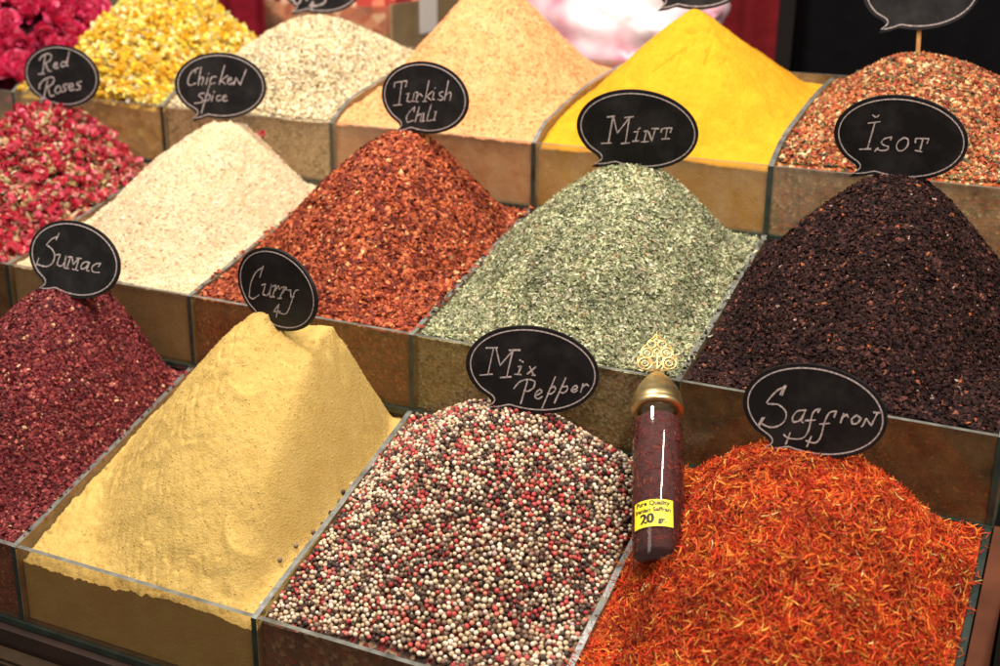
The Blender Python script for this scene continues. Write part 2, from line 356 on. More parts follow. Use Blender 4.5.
glass_row(1, 'middle row of open glass spice bins holding mint and chili')
glass_row(2, 'top rear row of open glass spice bins with curved dividers')

# the stepped carcass the rows stand on
stand = tag(empty('display_stand', (0, 0, -.6)), 'dark brown stepped wooden stand carrying the glass spice bins', 'display stand')
for r in range(3):
    bm = bmesh.new()
    zt = Z0[r] - H[r] - .0072
    y1 = (Y0[r+1] - .0006) if r < 2 else Y0[2] + D[2] + .02
    add_box(bm, XK(KR[r][0]) - .02, XK(3) + .0032, Y0[r] - (.0015 if r else .012), y1, -.6 - (-.6), zt + .6)
    bm_obj('step', bm, M_wood, stand)
bm = bmesh.new(); add_box(bm, -.30, XK(3) + .003, -.034, -.0125, .6 - .130, .6 - .101)
bmesh.ops.bevel(bm, geom=bm.edges[:], offset=.003, segments=2, affect='EDGES')
bm_obj('ledge', bm, M_ledge, stand)
bm = bmesh.new(); add_box(bm, XK(3) + .0046, XK(3) + .0200, -.05, Y0[1] - .0045, .6 - .12, .6 + .012)
# side board follows the slope of the dividers
for v in bm.verts:
    if v.co.z > .55: v.co.z = .6 + .004 + max(0, v.co.y) * .331
bm_obj('side_board', bm, principled('red_brown_board', (74, 40, 24), rough=.8, spec=.12, noise=(25, .35)), stand)
M_pale = principled('pale_stone', (188, 158, 132), rough=.7, noise=(18, .22), bump=(60, .25, .004))
pil = bmesh.new(); add_box(pil, XK(3) + .030, XK(3) + .22, -.25, .62, -.6, .128)
bmesh.ops.bevel(pil, geom=pil.edges[:], offset=.004, segments=2, affect='EDGES')
o = bm_obj('stone_pier', pil, M_pale); tag(o, 'pale stone pier beside the right end of the saffron bin', 'pier')

# ---------------------------------------------------------------- heaps
class Heap: pass
HEAPS = {}
def heap(key, r, k, peaks, p=2.2, e=.16, fill=.006, side=.008, lump=(12, .003), label='', mat=None, res=.0016, reach=1.0, back=1.25, fine=(160, .0006), carve=None, bulge=0.0, sink=0.0):
    h = Heap(); h.r = r; h.xl = XK(k) + DT/2 + .0006; h.xr = XK(k+1) - DT/2 - .0006
    h.yf = Y0[r] + PT + .0006; h.yb = Y0[r] + D[r] - (.0025 if r < 2 else .001)
    zb = Z0[r] - H[r] + .0005
    def surf(x, y, detail=True):
        x = np.asarray(x, float); y = np.asarray(y, float)
        tfy = np.clip((y - h.yf) / .05, 0, 1)
        wz = wall_z(r, y) - (fill * (1 - tfy) + side * tfy)
        best = None
        for (ax, ay, az) in peaks:
            dx = x - ax; dy = y - ay
            rx = np.where(dx < 0, ax - h.xl, h.xr - ax) * reach
            ry = np.where(dy < 0, (ay - h.yf) * reach, (h.yb - ay) * back)
            rho = ((np.abs(dx) / rx) ** p + (np.abs(dy) / ry) ** p) ** (1 / p)
            k1 = math.sqrt(1 + e*e)
            prof = (k1 - np.sqrt(rho*rho + e*e)) / (k1 - e)
            prof = .045 * np.logaddexp(0, prof / .045)
            prof = prof + bulge * np.clip(rho, 0, 1) * np.clip(1 - rho, 0, 1)
            base = float(wall_z(r, ay)) - side
            z = wz + (az - base) * np.maximum(prof, -.05) - np.where(prof > 0, (wz - base) * np.clip(prof, 0, 1), 0)
            best = z if best is None else np.maximum(best, z) + np.minimum(.004, np.exp(-np.abs(best - z) / .006) * .003)
        if carve is not None: best = carve(x, y, best)
        best = best + lump[1] * fbm(x + k*.37, y + r*.51, lump[0], 4)
        if detail and fine: best = best + fine[1] * fbm(x + 3.1, y + 1.7, fine[0], 3, .7)
        return np.maximum(best, zb + .004)
    h.z = surf
    h.zb = zb
    nx = int((h.xr - h.xl) / res) + 1; ny = int((h.yb - h.yf) / res) + 1
    gx, gy = np.meshgrid(np.linspace(h.xl, h.xr, nx), np.linspace(h.yf, h.yb, ny))
    gz = surf(gx, gy) - sink
    V = np.stack([gx, gy, gz], -1).reshape(-1, 3)
    idx = np.arange(nx * ny).reshape(ny, nx)
    quads = np.stack([idx[:-1, :-1], idx[:-1, 1:], idx[1:, 1:], idx[1:, :-1]], -1).reshape(-1, 4)
    # skirt down to the bin floor
    loop = np.concatenate([idx[0, :], idx[1:, -1], idx[-1, -2::-1], idx[-2:0:-1, 0]])
    top = V[loop].copy(); base = top.copy(); base[:, 2] = zb
    ti = np.arange(len(loop)) + len(V); bi = ti + len(loop)
    nxt = np.roll(np.arange(len(loop)), -1)
    sk = np.stack([ti, bi, bi[nxt], ti[nxt]], -1)
    V = np.concatenate([V, top, base]); F = np.concatenate([quads, sk])
    org = np.array([(h.xl + h.xr) / 2, (h.yf + h.yb) / 2, zb])
    sm = np.ones(len(F), bool)
    me = np_mesh('spice_heap', V - org, F.ravel(), np.full(len(F), 4), [mat], smooth=True)
    o = mobj('spice_heap', me); o.location = org
    tag(o, label, 'spice heap', 'heaps of spice filling the glass bins')
    h.o = o; h.org = org
    HEAPS[key] = h
    return h

def sample(h, n, margin=.003, ymax=None):
    """points spread evenly over the heap's surface with their normals"""
    P = []
    got = 0
    while got < n:
        x = rng.uniform(h.xl + margin, h.xr - margin, n); y = rng.uniform(h.yf + margin, (ymax or h.yb) - margin * .5, n)
        d = .0012
        zx = (h.z(x + d, y, False) - h.z(x - d, y, False)) / (2*d); zy = (h.z(x, y + d, False) - h.z(x, y - d, False)) / (2*d)
        L = np.sqrt(1 + zx*zx + zy*zy)
        keep = rng.random(n) * 2.2 < L
        z = h.z(x, y)
        nn = np.stack([-zx, -zy, np.ones(n)], -1) / L[:, None]
        P.append((np.stack([x, y, z], -1)[keep], nn[keep])); got += keep.sum()
    a = np.concatenate([p[0] for p in P])[:n]; b = np.concatenate([p[1] for p in P])[:n]
    return a, b

def frames(nrm, tilt):
    n = nrm + rng.normal(0, tilt, nrm.shape); n /= np.linalg.norm(n, axis=1)[:, None]
    t = rng.normal(0, 1, n.shape); t -= n * (t * n).sum(1)[:, None]; t /= np.linalg.norm(t, axis=1)[:, None]
    b = np.cross(n, t)
    return np.stack([t, b, n], -1)          # columns = local axes

def pick(palette, n, jitter=.10):
    w = np.array([p[1] for p in palette], float); w /= w.sum()
    i = rng.choice(len(palette), n, p=w)
    c = np.array([lin(p[0]) for p in palette])[i]
    return np.clip(c * (1 + rng.normal(0, jitter, (n, 1))) * (1 + rng.normal(0, jitter * .35, (n, 3))), .002, .95)

def merge(name, templates, pos, fr, scale, cols, mat, parent, org, smooth=False):
    """one mesh of many grains; templates = [(V, F)] with one polygon size each"""
    n = len(pos); which = rng.integers(0, len(templates), n)
    Vs, Fs, Ss, Cs = [], [], [], []; off = 0
    for ti, (TV, TF) in enumerate(templates):
        s = which == ti; m = int(s.sum())
        if not m: continue
        v = TV[None] * scale[s][:, None, :]
        v = np.einsum('nij,nkj->nki', fr[s], v) + pos[s][:, None, :]
        Vs.append(v.reshape(-1, 3))
        f = TF[None] + (np.arange(m) * len(TV))[:, None, None] + off
        Fs.append(f.reshape(-1)); Ss.append(np.full(m * len(TF), TF.shape[1]))
        Cs.append(np.repeat(cols[s], len(TV), 0) * (1 + rng.normal(0, .05, (m * len(TV), 1))))
        off += m * len(TV)
    me = np_mesh(name, np.concatenate(Vs) - org, np.concatenate(Fs), np.concatenate(Ss), [mat], np.clip(np.concatenate(Cs), .001, .97), smooth)
    o = mobj(name, me, parent); o['kind'] = 'stuff'
    return o

def t_flake(n, seed, curl=.35):
    g = np.random.default_rng(seed); k = 5
    a = np.linspace(0, 2*np.pi, k, endpoint=False) + g.uniform(-.3, .3, k)
    r = g.uniform(.35, .6, k)
    V = [(0, 0, g.uniform(.05, .25))] + [(r[i]*np.cos(a[i]), r[i]*np.sin(a[i]), g.uniform(-curl, curl) * .5) for i in range(k)]
    F = [(0, 1 + i, 1 + (i + 1) % k) for i in range(k)]
    return np.array(V), np.array(F)
def t_chunk(seed):
    g = np.random.default_rng(seed)
    V = np.array([(1,0,0),(-1,0,0),(0,1,0),(0,-1,0),(0,0,1),(0,0,-1)]) * .5 * g.uniform(.65, 1.15, (6, 1)) + g.uniform(-.12, .12, (6, 3))
    F = np.array([(0,2,4),(2,1,4),(1,3,4),(3,0,4),(2,0,5),(1,2,5),(3,1,5),(0,3,5)])
    return V, F
def t_blade(seed, curl=.25):
    """narrow curled leaf scrap, unit length along x"""
    g = np.random.default_rng(seed); c = g.uniform(-curl, curl); tw = g.uniform(-.8, .8)
    V = []
    for i, (x, w) in enumerate(((-.5, .10), (-.15, .26), (.2, .22), (.5, .04))):
        z = c * (x*x*4 - .5); a = tw * x
        V += [(x, -w*np.cos(a), z - w*np.sin(a)), (x, w*np.cos(a), z + w*np.sin(a))]
    F = [(0,2,3,1),(2,4,5,3),(4,6,7,5)]
    return np.array(V), np.array(F)
def t_thread(seed):
    """thin curved saffron style thread, unit length along x, triangular section"""
    g = np.random.default_rng(seed); cy = g.uniform(-.30, .30); cz = g.uniform(-.15, .25); w1 = g.uniform(.028, .050)
    V = []; xs = (-.5, -.15, .2, .5); ws = (w1*.5, w1, w1*1.1, w1*.5)
    for x, w in zip(xs, ws):
        y = cy * (x*x*2 - .25) + g.uniform(-.03, .03); z = cz * (x*x*2 - .25)
        for a in (0, 2.1, 4.2): V.append((x, y + w*np.cos(a), z + w*np.sin(a)))
    F = []
    for i in range(3):
        for k in range(3):
            F.append((i*3 + k, i*3 + (k+1) % 3, i*3 + 3 + (k+1) % 3, i*3 + 3 + k))
    return np.array(V), np.array(F)
def t_ball(sub=1):
    bm = bmesh.new(); bmesh.ops.create_icosphere(bm, subdivisions=sub, radius=.5)
    V = np.array([v.co[:] for v in bm.verts]); F = np.array([[v.index for v in f.verts] for f in bm.faces]); bm.free()
    return V, F
FLAKES = [t_flake(0, s) for s in range(6)]; CHUNKS = [t_chunk(s) for s in range(6)]
BLADES = [t_blade(s) for s in range(8)]; THREADS = [t_thread(s) for s in range(10)]

def grains(h, n, templates, size, palette, mat, tilt=.4, lift=.0003, aspect=(1, 1, 1), name='grains', jitter=.12, margin=.003, smooth=False, clump=.35, spill=0):
    pos, nr = sample(h, n, margin)
    fr = frames(nr, tilt)
    s = size[0] + (size[1] * 1.25 - size[0]) * rng.random(n) ** 1.7
    sc = s[:, None] * np.array(aspect)[None] * rng.uniform(.85, 1.15, (n, 3))
    pos = pos + nr * (lift * rng.uniform(-.3, 1.3, n))[:, None]
    cols = pick(palette, n, jitter)
    cols = np.clip(cols * (1 + clump * (vnoise(pos[:, 0] * 55, pos[:, 1] * 55) + .6 * vnoise(pos[:, 0] * 130 + 9, pos[:, 1] * 130)))[:, None], .002, .95)
    if spill:                                                    # a few grains lying on the divider tops
        m = spill; sx = np.where(rng.random(m) < .5, h.xl - DT / 2, h.xr + DT / 2) + rng.normal(0, .0022, m)
        sy = rng.uniform(h.yf, h.yb, m)
        sp = np.stack([sx, sy, wall_z(h.r, sy) + .0010], -1)
        pos = np.concatenate([pos, sp]); fr = np.concatenate([fr, frames(np.tile([0, 0, 1.], (m, 1)), .5)])
        sc = np.concatenate([sc, sc[:m]]); cols = np.concatenate([cols, pick(palette, m, jitter)])
    return merge(name, templates, pos, fr, sc, cols, mat, h.o, h.org, smooth)
# ---------------------------------------------------------------- the spices
M_grain = grain_mat('spice_grain'); M_leaf = grain_mat('dry_leaf_grain', .75, .25, .15); M_gloss = grain_mat('glossy_grain', .55, .3)
M_petal = grain_mat('dried_petal', .8, .2, .3); M_semi = grain_mat('semi_matt_grain', .65, .2); M_matte = grain_mat('matt_grain', .85, .12); M_corn = grain_mat('peppercorn_skin', .55, .35)

M_curry = powder_mat('curry_powder', (196, 164, 96), (182, 148, 80), None, .5)
M_chick = powder_mat('chicken_spice_powder', (208, 183, 150), (194, 164, 124), ((196, 150, 98), .02), .6)
M_orang = powder_mat('pale_orange_powder', (228, 168, 116), (216, 140, 86), ((208, 128, 66), .03), .6)
M_turm = powder_mat('turmeric_powder', (216, 158, 38), (202, 138, 28), None, .6)

_nt = M_corn.node_tree; _p = next(n for n in _nt.nodes if n.type == 'BSDF_PRINCIPLED')
_t = _nt.nodes.new('ShaderNodeTexNoise'); _t.inputs['Scale'].default_value = 900; _tc = _nt.nodes.new('ShaderNodeNewGeometry')
_nt.links.new(_tc.outputs['Position'], _t.inputs['Vector']); _b = _nt.nodes.new('ShaderNodeBump'); _b.inputs['Strength'].default_value = .8; _b.inputs['Distance'].default_value = .0012
_nt.links.new(_t.outputs['Fac'], _b.inputs['Height']); _nt.links.new(_b.outputs[0], _p.inputs['Normal'])

P_chili = [((150,68,38),4),((172,84,48),3),((118,44,28),3),((90,30,22),2.2),((194,110,68),.8),((212,158,104),.25)]
P_mint = [((184,180,144),4),((168,165,127),4),((144,146,107),3.2),((112,117,81),2),((208,202,170),1.5),((80,84,60),.9),((178,140,104),.35)]
P_isot = [((43,26,24),5),((56,34,30),3.5),((29,18,17),4),((78,46,38),1.2),((110,66,50),.3),((140,78,46),.14),((150,124,116),.05)]
P_sumac = [((116,42,42),4),((92,29,32),4),((136,58,54),2.3),((68,21,25),2.2),((160,88,76),.6),((196,146,108),.18)]
P_mix = [((170,92,46),4),((146,66,36),3.4),((184,134,84),2.6),((120,48,30),2),((204,174,126),1.2),((100,88,50),2),((68,58,38),1.4),((150,40,34),.6)]
P_seed = [((212,192,154),5),((194,170,128),3.4),((226,210,178),2.4),((160,138,98),1.8),((126,110,76),.9)]
P_saff = [((214,86,32),4),((196,60,24),4.6),((228,126,44),2.4),((164,40,22),3.4),((236,170,76),.9),((112,26,20),2.2),((232,206,140),.1)]
P_pepp = [((222,196,160),3.6),((238,218,188),1.5),((52,38,36),2.2),((86,60,50),1.8),((196,54,50),2.0),((160,36,42),1.1),((220,110,90),.6),((150,110,78),1)]

def scoop(x, y, cx, cy, r, d):
    """shallow round spoon mark with a raised lower lip"""
    q = np.hypot(x - cx, y - cy) / r
    return -d * np.clip(1 - q * q, 0, 1) + d * .55 * np.exp(-((q - 1.08) / .16) ** 2) * np.clip((cy - y) / r + .35, 0, 1)
def lip(x, y, yl, x0, x1, d, w=.0014, wob=.010):
    """small slide: the powder below the line has slipped away"""
    yy = yl + wob * vnoise(x * 38 + yl * 90, yl * 50)
    m = np.clip((x - x0) / .012, 0, 1) * np.clip((x1 - x) / .012, 0, 1)
    s = 1 / (1 + np.exp(-(y - yy) / w))
    return -d * (1 - s) * m * np.exp(-np.clip(yy - y, 0, 1) / .016)
def curry_carve(x, y, z):
    g = np.exp(-((x - .1935 - .05 * (.168 - y)) / .008) ** 2) * np.clip((y - .10) / .06, 0, 1) * .004
    rough = np.clip(.6 + 3.2 * vnoise(x * 20 + 3, y * 20), 0, 1) * np.clip((.205 - x) / .03, 0, 1)
    lump = rough * (.0030 * fbm(x + .4 * y, y, 120, 3, .6)) + .0012 * fbm(x, y, 70, 2)
    pits = -.0030 * np.clip(vnoise(x * 105, y * 105) - .27, 0, 1) * 6 * np.clip(vnoise(x*11+2, y*11) + .12, 0, 1) * 3
    crack = -.0022 * np.exp(-(vnoise(x * 60 + y * 30, y * 75) / .035) ** 2) * np.clip(vnoise(x * 14 + 7, y * 14) * 4 - .2, 0, 1)
    z = z - g + lump + pits + crack + scoop(x, y, .224, .056, .017, .0045) + scoop(x, y, .178, .138, .020, .0040)
    for args in ((.026, .150, .235, .0050), (.046, .05, .16, .0032), (.080, .10, .20, .0030), (.100, .06, .13, .0036), (.128, .10, .18, .0030), (.060, .17, .25, .0030)):
        z = z + lip(x, y, *args)
    return z
def turm_carve(x, y, z):
    t = np.clip((x - .380) / (.412 - .380), 0, 1)                       # slanting crack left of the tip
    yc = .624 + t * .026 + .002 * vnoise(x * 150, 2.0)
    cr = -.0042 * np.exp(-((y - yc) / .0016) ** 2) * np.clip((x - .378) / .004, 0, 1) * np.clip((.413 - x) / .004, 0, 1)
    hole = -.0075 * np.exp(-(((x - .4068) / .0075) ** 2 + ((y - .671) / .0028) ** 2))
    pits = -.0026 * np.clip(vnoise(x * 110, y * 70) - .28, 0, 1) * 6 * np.clip(vnoise(x*12+2, y*12) + .05, 0, 1) * 3.5
    rg = .0022 * np.clip(vnoise(x * 26 - y * 14, y * 9) * 3, -.4, 1) * np.clip((x - .43) / .03, 0, 1)
    z = z + cr + hole + pits + rg + .0018 * fbm(x, y, 60, 3)
    for args in ((.600, .42, .53, .0035), (.632, .47, .53, .0030), (.58, .30, .40, .0028)): z = z + lip(x, y, *args)
    return z
def soft_carve(x, y, z):
    pits = -.0030 * np.clip(vnoise(x * 90 + 5, y * 90) - .26, 0, 1) * 6 * np.clip(vnoise(x*10+4, y*10) + .10, 0, 1) * 3
    return z + pits + .0022 * fbm(x, y, 75, 3, .6)

heap('sumac', 0, -1, [(-.095, .215, .184)], p=2.0, e=.35, label='dark red sumac heap at the front left corner', mat=mass_mat('sumac_mass', P_sumac, 380), bulge=.25, sink=0.0012)
heap('curry', 0, 0, [(.164, .190, .199), (.193, .194, .190), (.222, .197, .188)], p=2.0, e=.17, fill=.024, side=.016, label='smooth yellow curry powder heap with scoop marks', mat=M_curry, res=.0011, carve=curry_carve, lump=(10, .0035), fine=(300, .0013))
heap('pepper', 0, 1, [(.398, .222, .134)], p=2.1, e=.35, fill=.003, side=.002, label='heap of mixed white, black and pink peppercorns', mat=mass_mat('pepper_mass', [((90,66,54),3),((60,44,40),3),((140,112,86),2),((120,44,42),1.5)], 210), bulge=.3, sink=0.0042)  # mass darker than the corns: shade of the gaps put into its colour
heap('saffron', 0, 2, [(.690, .205, .146), (.655, .208, .146)], p=2.0, e=.30, fill=.004, side=.006, label='bright orange saffron thread heap at the front right', mat=mass_mat('saffron_mass', P_saff, 330), bulge=.35, sink=0.003)
heap('roses', 1, -2, [(-.375, .478, .304)], p=2.0, e=.40, label='heap of dried red rosebuds under the Red Roses sign', mat=mass_mat('rose_mass', [((96,24,30),3),((70,24,26),2),((90,66,40),1)], 120), bulge=.4, sink=0.01)  # mass darker than the buds, gap shade painted into the palette
heap('chicken', 1, -1, [(-.100, .487, .312)], p=2.0, e=.20, fill=.004, side=.006, label='pale cream powder heap under the Chicken spice sign', mat=M_chick, res=.0011, carve=soft_carve, lump=(11, .004), fine=(220, .0018), bulge=.12)
heap('chili', 1, 0, [(.157, .470, .324)], p=2.0, e=.22, fill=.003, side=.003, label='rusty red chili flake heap under the Turkish Chili sign', mat=mass_mat('chili_mass', P_chili, 330), bulge=.15, sink=0.0015)
heap('mint', 1, 1, [(.427, .463, .313)], p=2.0, e=.25, fill=.002, side=.002, label='grey green dried mint heap under the Mint sign', mat=mass_mat('mint_mass', P_mint, 330), bulge=.25, sink=0.002)
heap('isot', 1, 2, [(.683, .458, .328)], p=2.0, e=.28, fill=.003, side=.003, label='purplish black pepper flake heap under the Isot sign', mat=mass_mat('isot_mass', P_isot, 380), bulge=.25, sink=0.0012)
heap('pink', 2, -3, [(-.66, .75, .44)], p=2.2, e=.5, label='mound of crimson pink dried blossoms at the upper left', mat=mass_mat('blossom_mass', [((100,20,44),3),((60,18,30),2)], 60), bulge=.3, sink=0.018)
heap('cham', 2, -2, [(-.385, .73, .432)], p=2.0, e=.4, label='mound of yellow chamomile flower heads', mat=mass_mat('chamomile_mass', [((214,170,60),3),((180,136,46),2),((224,196,120),1)], 110), bulge=.4, sink=0.007)
heap('seed', 2, -1, [(-.130, .725, .413)], p=2.0, e=.38, fill=.004, side=.003, label='pale beige seed heap between chamomile and orange powder', mat=mass_mat('seed_mass', P_seed, 260), bulge=.15, sink=0.0015)
heap('orange', 2, 0, [(.120, .71, .462), (.165, .71, .460)], p=2.1, e=.08, fill=.010, side=.010, label='tall pale orange powder heap behind the Turkish Chili sign', mat=M_orang, res=.0012, carve=soft_carve, lump=(14, .003), fine=(210, .0017))
heap('turm', 2, 1, [(.40, .705, .449)], p=2.5, e=.07, fill=.011, side=.010, label='smooth bright yellow turmeric cone behind the Mint sign', mat=M_turm, res=.0012, lump=(12, .0022), fine=(260, .0006), carve=turm_carve)
heap('mix', 2, 2, [(.648, .72, .410)], p=2.0, e=.36, fill=.003, side=.003, label='coarse orange and beige spice mix heap at the upper right', mat=mass_mat('mix_mass', P_mix, 270), bulge=.2, sink=0.0015)

grains(HEAPS['sumac'], 30000, FLAKES[:4] , (.0024, .0050), P_sumac, M_semi, tilt=.55, lift=.0010, spill=110)
grains(HEAPS['chili'], 30000, FLAKES, (.0030, .0068), P_chili, M_semi, tilt=.55, lift=.0012, spill=110)
grains(HEAPS['isot'], 40000, FLAKES[:5], (.0022, .0048), P_isot, M_matte, tilt=.6, lift=.0014, clump=.6, spill=110)
grains(HEAPS['mint'], 68000, BLADES, (.0026, .0062), P_mint, M_leaf, tilt=.55, lift=.0014, aspect=(1, .8, 1), clump=.5, spill=120)
grains(HEAPS['saffron'], 52000, THREADS, (.0050, .0110), P_saff, M_leaf, tilt=.46, lift=.0034, clump=.6, spill=110)
grains(HEAPS['mix'], 22000, FLAKES + CHUNKS[:3], (.0026, .0062), P_mix, M_grain, tilt=.5, lift=.0010)
grains(HEAPS['seed'], 24000, CHUNKS, (.0028, .0052), P_seed, M_grain, tilt=.6, lift=.0010, aspect=(1.2, .8, .8))
grains(HEAPS['chicken'], 13000, CHUNKS, (.0010, .0032), [((210,187,155),5),((200,172,134),3),((192,150,104),.5),((238,220,192),1.5)], M_grain, tilt=.6, lift=.0002)
grains(HEAPS['orange'], 12000, CHUNKS, (.0012, .0032), [((228,166,114),5),((216,144,90),4),((206,126,68),1)], M_grain, tilt=.6, lift=.0002, aspect=(1.5, .8, .6))
grains(HEAPS['curry'], 5000, CHUNKS, (.0005, .0014), [((198,166,98),5),((180,146,80),3)], M_grain, tilt=.6, lift=.0004, clump=.1)
grains(HEAPS['turm'], 2500, CHUNKS, (.0006, .0015), [((228,160,22),5),((206,126,14),3)], M_grain, tilt=.6, lift=.0)

def darts(h, n_try, dmin, margin=.004, keep=None):
    P, Nn = sample(h, n_try, margin)
    g = {}; out = []
    c = dmin
    for i in range(len(P)):
        p = P[i]; key = tuple((p // c).astype(int)); ok = True
        for a in (-1, 0, 1):
            for b in (-1, 0, 1):
                for e in (-1, 0, 1):
                    for q in g.get((key[0]+a, key[1]+b, key[2]+e), ()):
                        if ((P[q] - p) ** 2).sum() < dmin * dmin: ok = False; break
                    if not ok: break
                if not ok: break
            if not ok: break
        if ok:
            g.setdefault(key, []).append(i); out.append(i)
    return P[out], Nn[out]

CAM = np.array([.8487, -.7361, .5708])
def rotm(fr): 
    return Matrix([[float(fr[i][j]) for j in range(3)] for i in range(3)]).to_4x4()

# peppercorns: the 300 nearest are objects of their own, the rest belong to the heap
hp = HEAPS['pepper']
ball = t_ball(2); ball1 = t_ball(1)
Pp, Np = darts(hp, 130000, .0037, .003)
kinds = [('white', [((208,182,150),3),((222,202,176),1.4),((184,156,122),1.5),((196,176,158),.8)]), ('black', [((66,50,44),2),((90,68,56),1.6),((120,92,72),1.2),((134,110,90),.6)]),
         ('red', [((184,70,64),2),((150,50,50),1.6),((206,118,98),1.1),((172,92,84),.8)])]
prob = np.array([.46, .33, .21])
clump = vnoise(Pp[:, 0] * 45, Pp[:, 1] * 45)
which = np.array([rng.choice(3, p=(lambda q: q / q.sum())(prob * np.array([1 + 1.1*c, 1 - .5*c, 1 - 1.2*c]).clip(.1))) for c in clump])
size = np.where(which == 2, rng.uniform(.0040, .0051, len(Pp)), rng.uniform(.0034, .0051, len(Pp)))
Pp = Pp + Np * (size * .30 + rng.normal(0, .0006, len(Pp)))[:, None]
dist = np.linalg.norm(Pp - CAM, axis=1)
order = np.argsort(dist)
near = order[:300]; rest = order[300:]
variants = {}
for ki, (kn, pal) in enumerate(kinds):
    variants[ki] = []
    for v in range(9):
        Vb, Fb = ball; g = np.random.default_rng(50 + ki*10 + v)
        W = Vb * (1 + g.normal(0, .03 if ki == 0 else .065, (len(Vb), 1)))
        c = pick(pal, 1, .06)[0]
        cc = np.clip(c[None] * (1 + g.normal(0, .08, (len(Vb), 1))), .002, .95)
        me = np_mesh('peppercorn', W, Fb.ravel(), np.full(len(Fb), 3), [M_corn], cc, True)
        variants[ki].append(me)
PL = {0: 'cream white peppercorn among the nearest grains of the peppercorn heap', 1: 'dark black peppercorn among the nearest grains of the peppercorn heap', 2: 'red pink peppercorn among the nearest grains of the peppercorn heap'}
PG = {0: 'white peppercorns at the front of the heap', 1: 'black peppercorns at the front of the heap', 2: 'red peppercorns at the front of the heap'}
def corn(p, ki, s, label, group):
    o = mobj('peppercorn', variants[ki][rng.integers(9)])
    o.location = p; o.scale = (s, s, s); o.rotation_euler = rng.uniform(0, 6, 3)
    return tag(o, label, 'peppercorn', group)
for i in near: corn(Pp[i], int(which[i]), size[i], PL[int(which[i])], PG[int(which[i])])
cols = np.zeros((len(Pp), 3))
for ki, (kn, pal) in enumerate(kinds):
    s = which == ki; cols[s] = pick(pal, int(s.sum()), .10)
fr = frames(Np, .5)
P2, N2 = darts(hp, 26000, .0042, .003)
P2 = P2 - N2 * .0020; w2 = rng.choice(3, len(P2), p=prob); c2 = np.zeros((len(P2), 3))
for ki, (kn, pal) in enumerate(kinds):
    s = w2 == ki; c2[s] = pick(pal, int(s.sum()), .10)
allp = np.concatenate([Pp[rest], P2]); alls = np.concatenate([size[rest], np.full(len(P2), .0048)])
merge('grains', [ball1], allp, np.concatenate([fr[rest], frames(N2, .5)]), alls[:, None] * np.ones(3), np.concatenate([cols[rest], c2]), M_corn, hp.o, hp.org, True)
# strays that rolled over the divider on to the curry
hc = HEAPS['curry']
for (x, y, ki) in ((.2615,.075,1),(.256,.083,1),(.2625,.092,2),(.2605,.104,1),(.2635,.116,1),(.252,.064,1),(.262,.052,2),(.2625,.036,2),(.2575,.028,0),(.2625,.022,1),(.264,.128,1),(.2645,.142,1),(.2635,.15,1),(.2645,.163,0)):
    z = float(hc.z(np.array([x]), np.array([y]))[0]) + .0014
    nm = ('white', 'black', 'red')[ki]
    corn((x, y, z), ki, .0046, 'stray %s peppercorn fallen on the yellow curry by the divider' % nm, 'stray %s peppercorns on the curry powder' % nm)

# flowers -----------------------------------------------------------------
def flower_mesh(name, petals, extra=None):
    """petals: list of (V, F, colour)"""
    Vs, Fs, Ss, Cs = [], [], [], []; off = 0
    for V, F, c in petals:
        V = np.asarray(V); F = np.asarray(F)
        Vs.append(V); Fs.append((F + off).ravel()); Ss.append(np.full(len(F), F.shape[1])); 
        Cs.append(np.repeat(np.asarray(c)[None], len(V), 0)); off += len(V)
    return np_mesh(name, np.concatenate(Vs), np.concatenate(Fs), np.concatenate(Ss), [M_petal], np.clip(np.concatenate(Cs), .002, .95), True)
def petal(g, az, el, L, Wd, cup, base=0.0):
    """cupped petal leaving the centre at azimuth az and elevation el"""
    V = []; F = []
    for i in range(4):
        t = i / 3; w = Wd * (math.sin(math.pi * (.18 + .72 * t)) + .1)
        for k in (-1, 0, 1):
            V.append((base + t * L * math.cos(el + cup * t), k * w, t * L * math.sin(el + cup * t) + abs(k) * w * .5 + g.uniform(-.03, .03) * L))
    for i in range(3):
        for k in range(2):
            a = i*3 + k; F.append((a, a+1, a+4, a+3))
    V = np.array(V); c, s = math.cos(az), math.sin(az)
    return np.stack([V[:,0]*c - V[:,1]*s, V[:,0]*s + V[:,1]*c, V[:,2]], -1), np.array(F)
def rosebud(seed):
    g = np.random.default_rng(seed); P = []
    for i in range(9):
        red = pick([((220,70,92),3),((196,44,66),2),((232,118,136),1.8),((236,168,160),1)], 1, .1)[0]
        V, F = petal(g, g.uniform(0, 6.28), g.uniform(.5, 1.2), g.uniform(.45, .75), g.uniform(.18, .3), g.uniform(.1, .8)); P.append((V, F, red))
    for i in range(8):
        gr = pick([((196,170,120),2),((150,130,80),1.5),((222,200,160),1)], 1, .1)[0]
        V, F = petal(g, i*.785 + g.uniform(-.3,.3), g.uniform(-.2, .8), g.uniform(.4, .7), .10, g.uniform(.2, .9)); P.append((V - [0,0,.08], F, gr))
    b = t_ball(1); P.append((b[0] * .42 + [0,0,.1], np.c_[b[1], b[1][:, :1]][:, :3], lin((150, 30, 44))))
    P2 = [p for p in P if p[1].shape[1] == 4]; P3 = [p for p in P if p[1].shape[1] == 3]
    return flower_mesh('rosebud', P2 + P3)
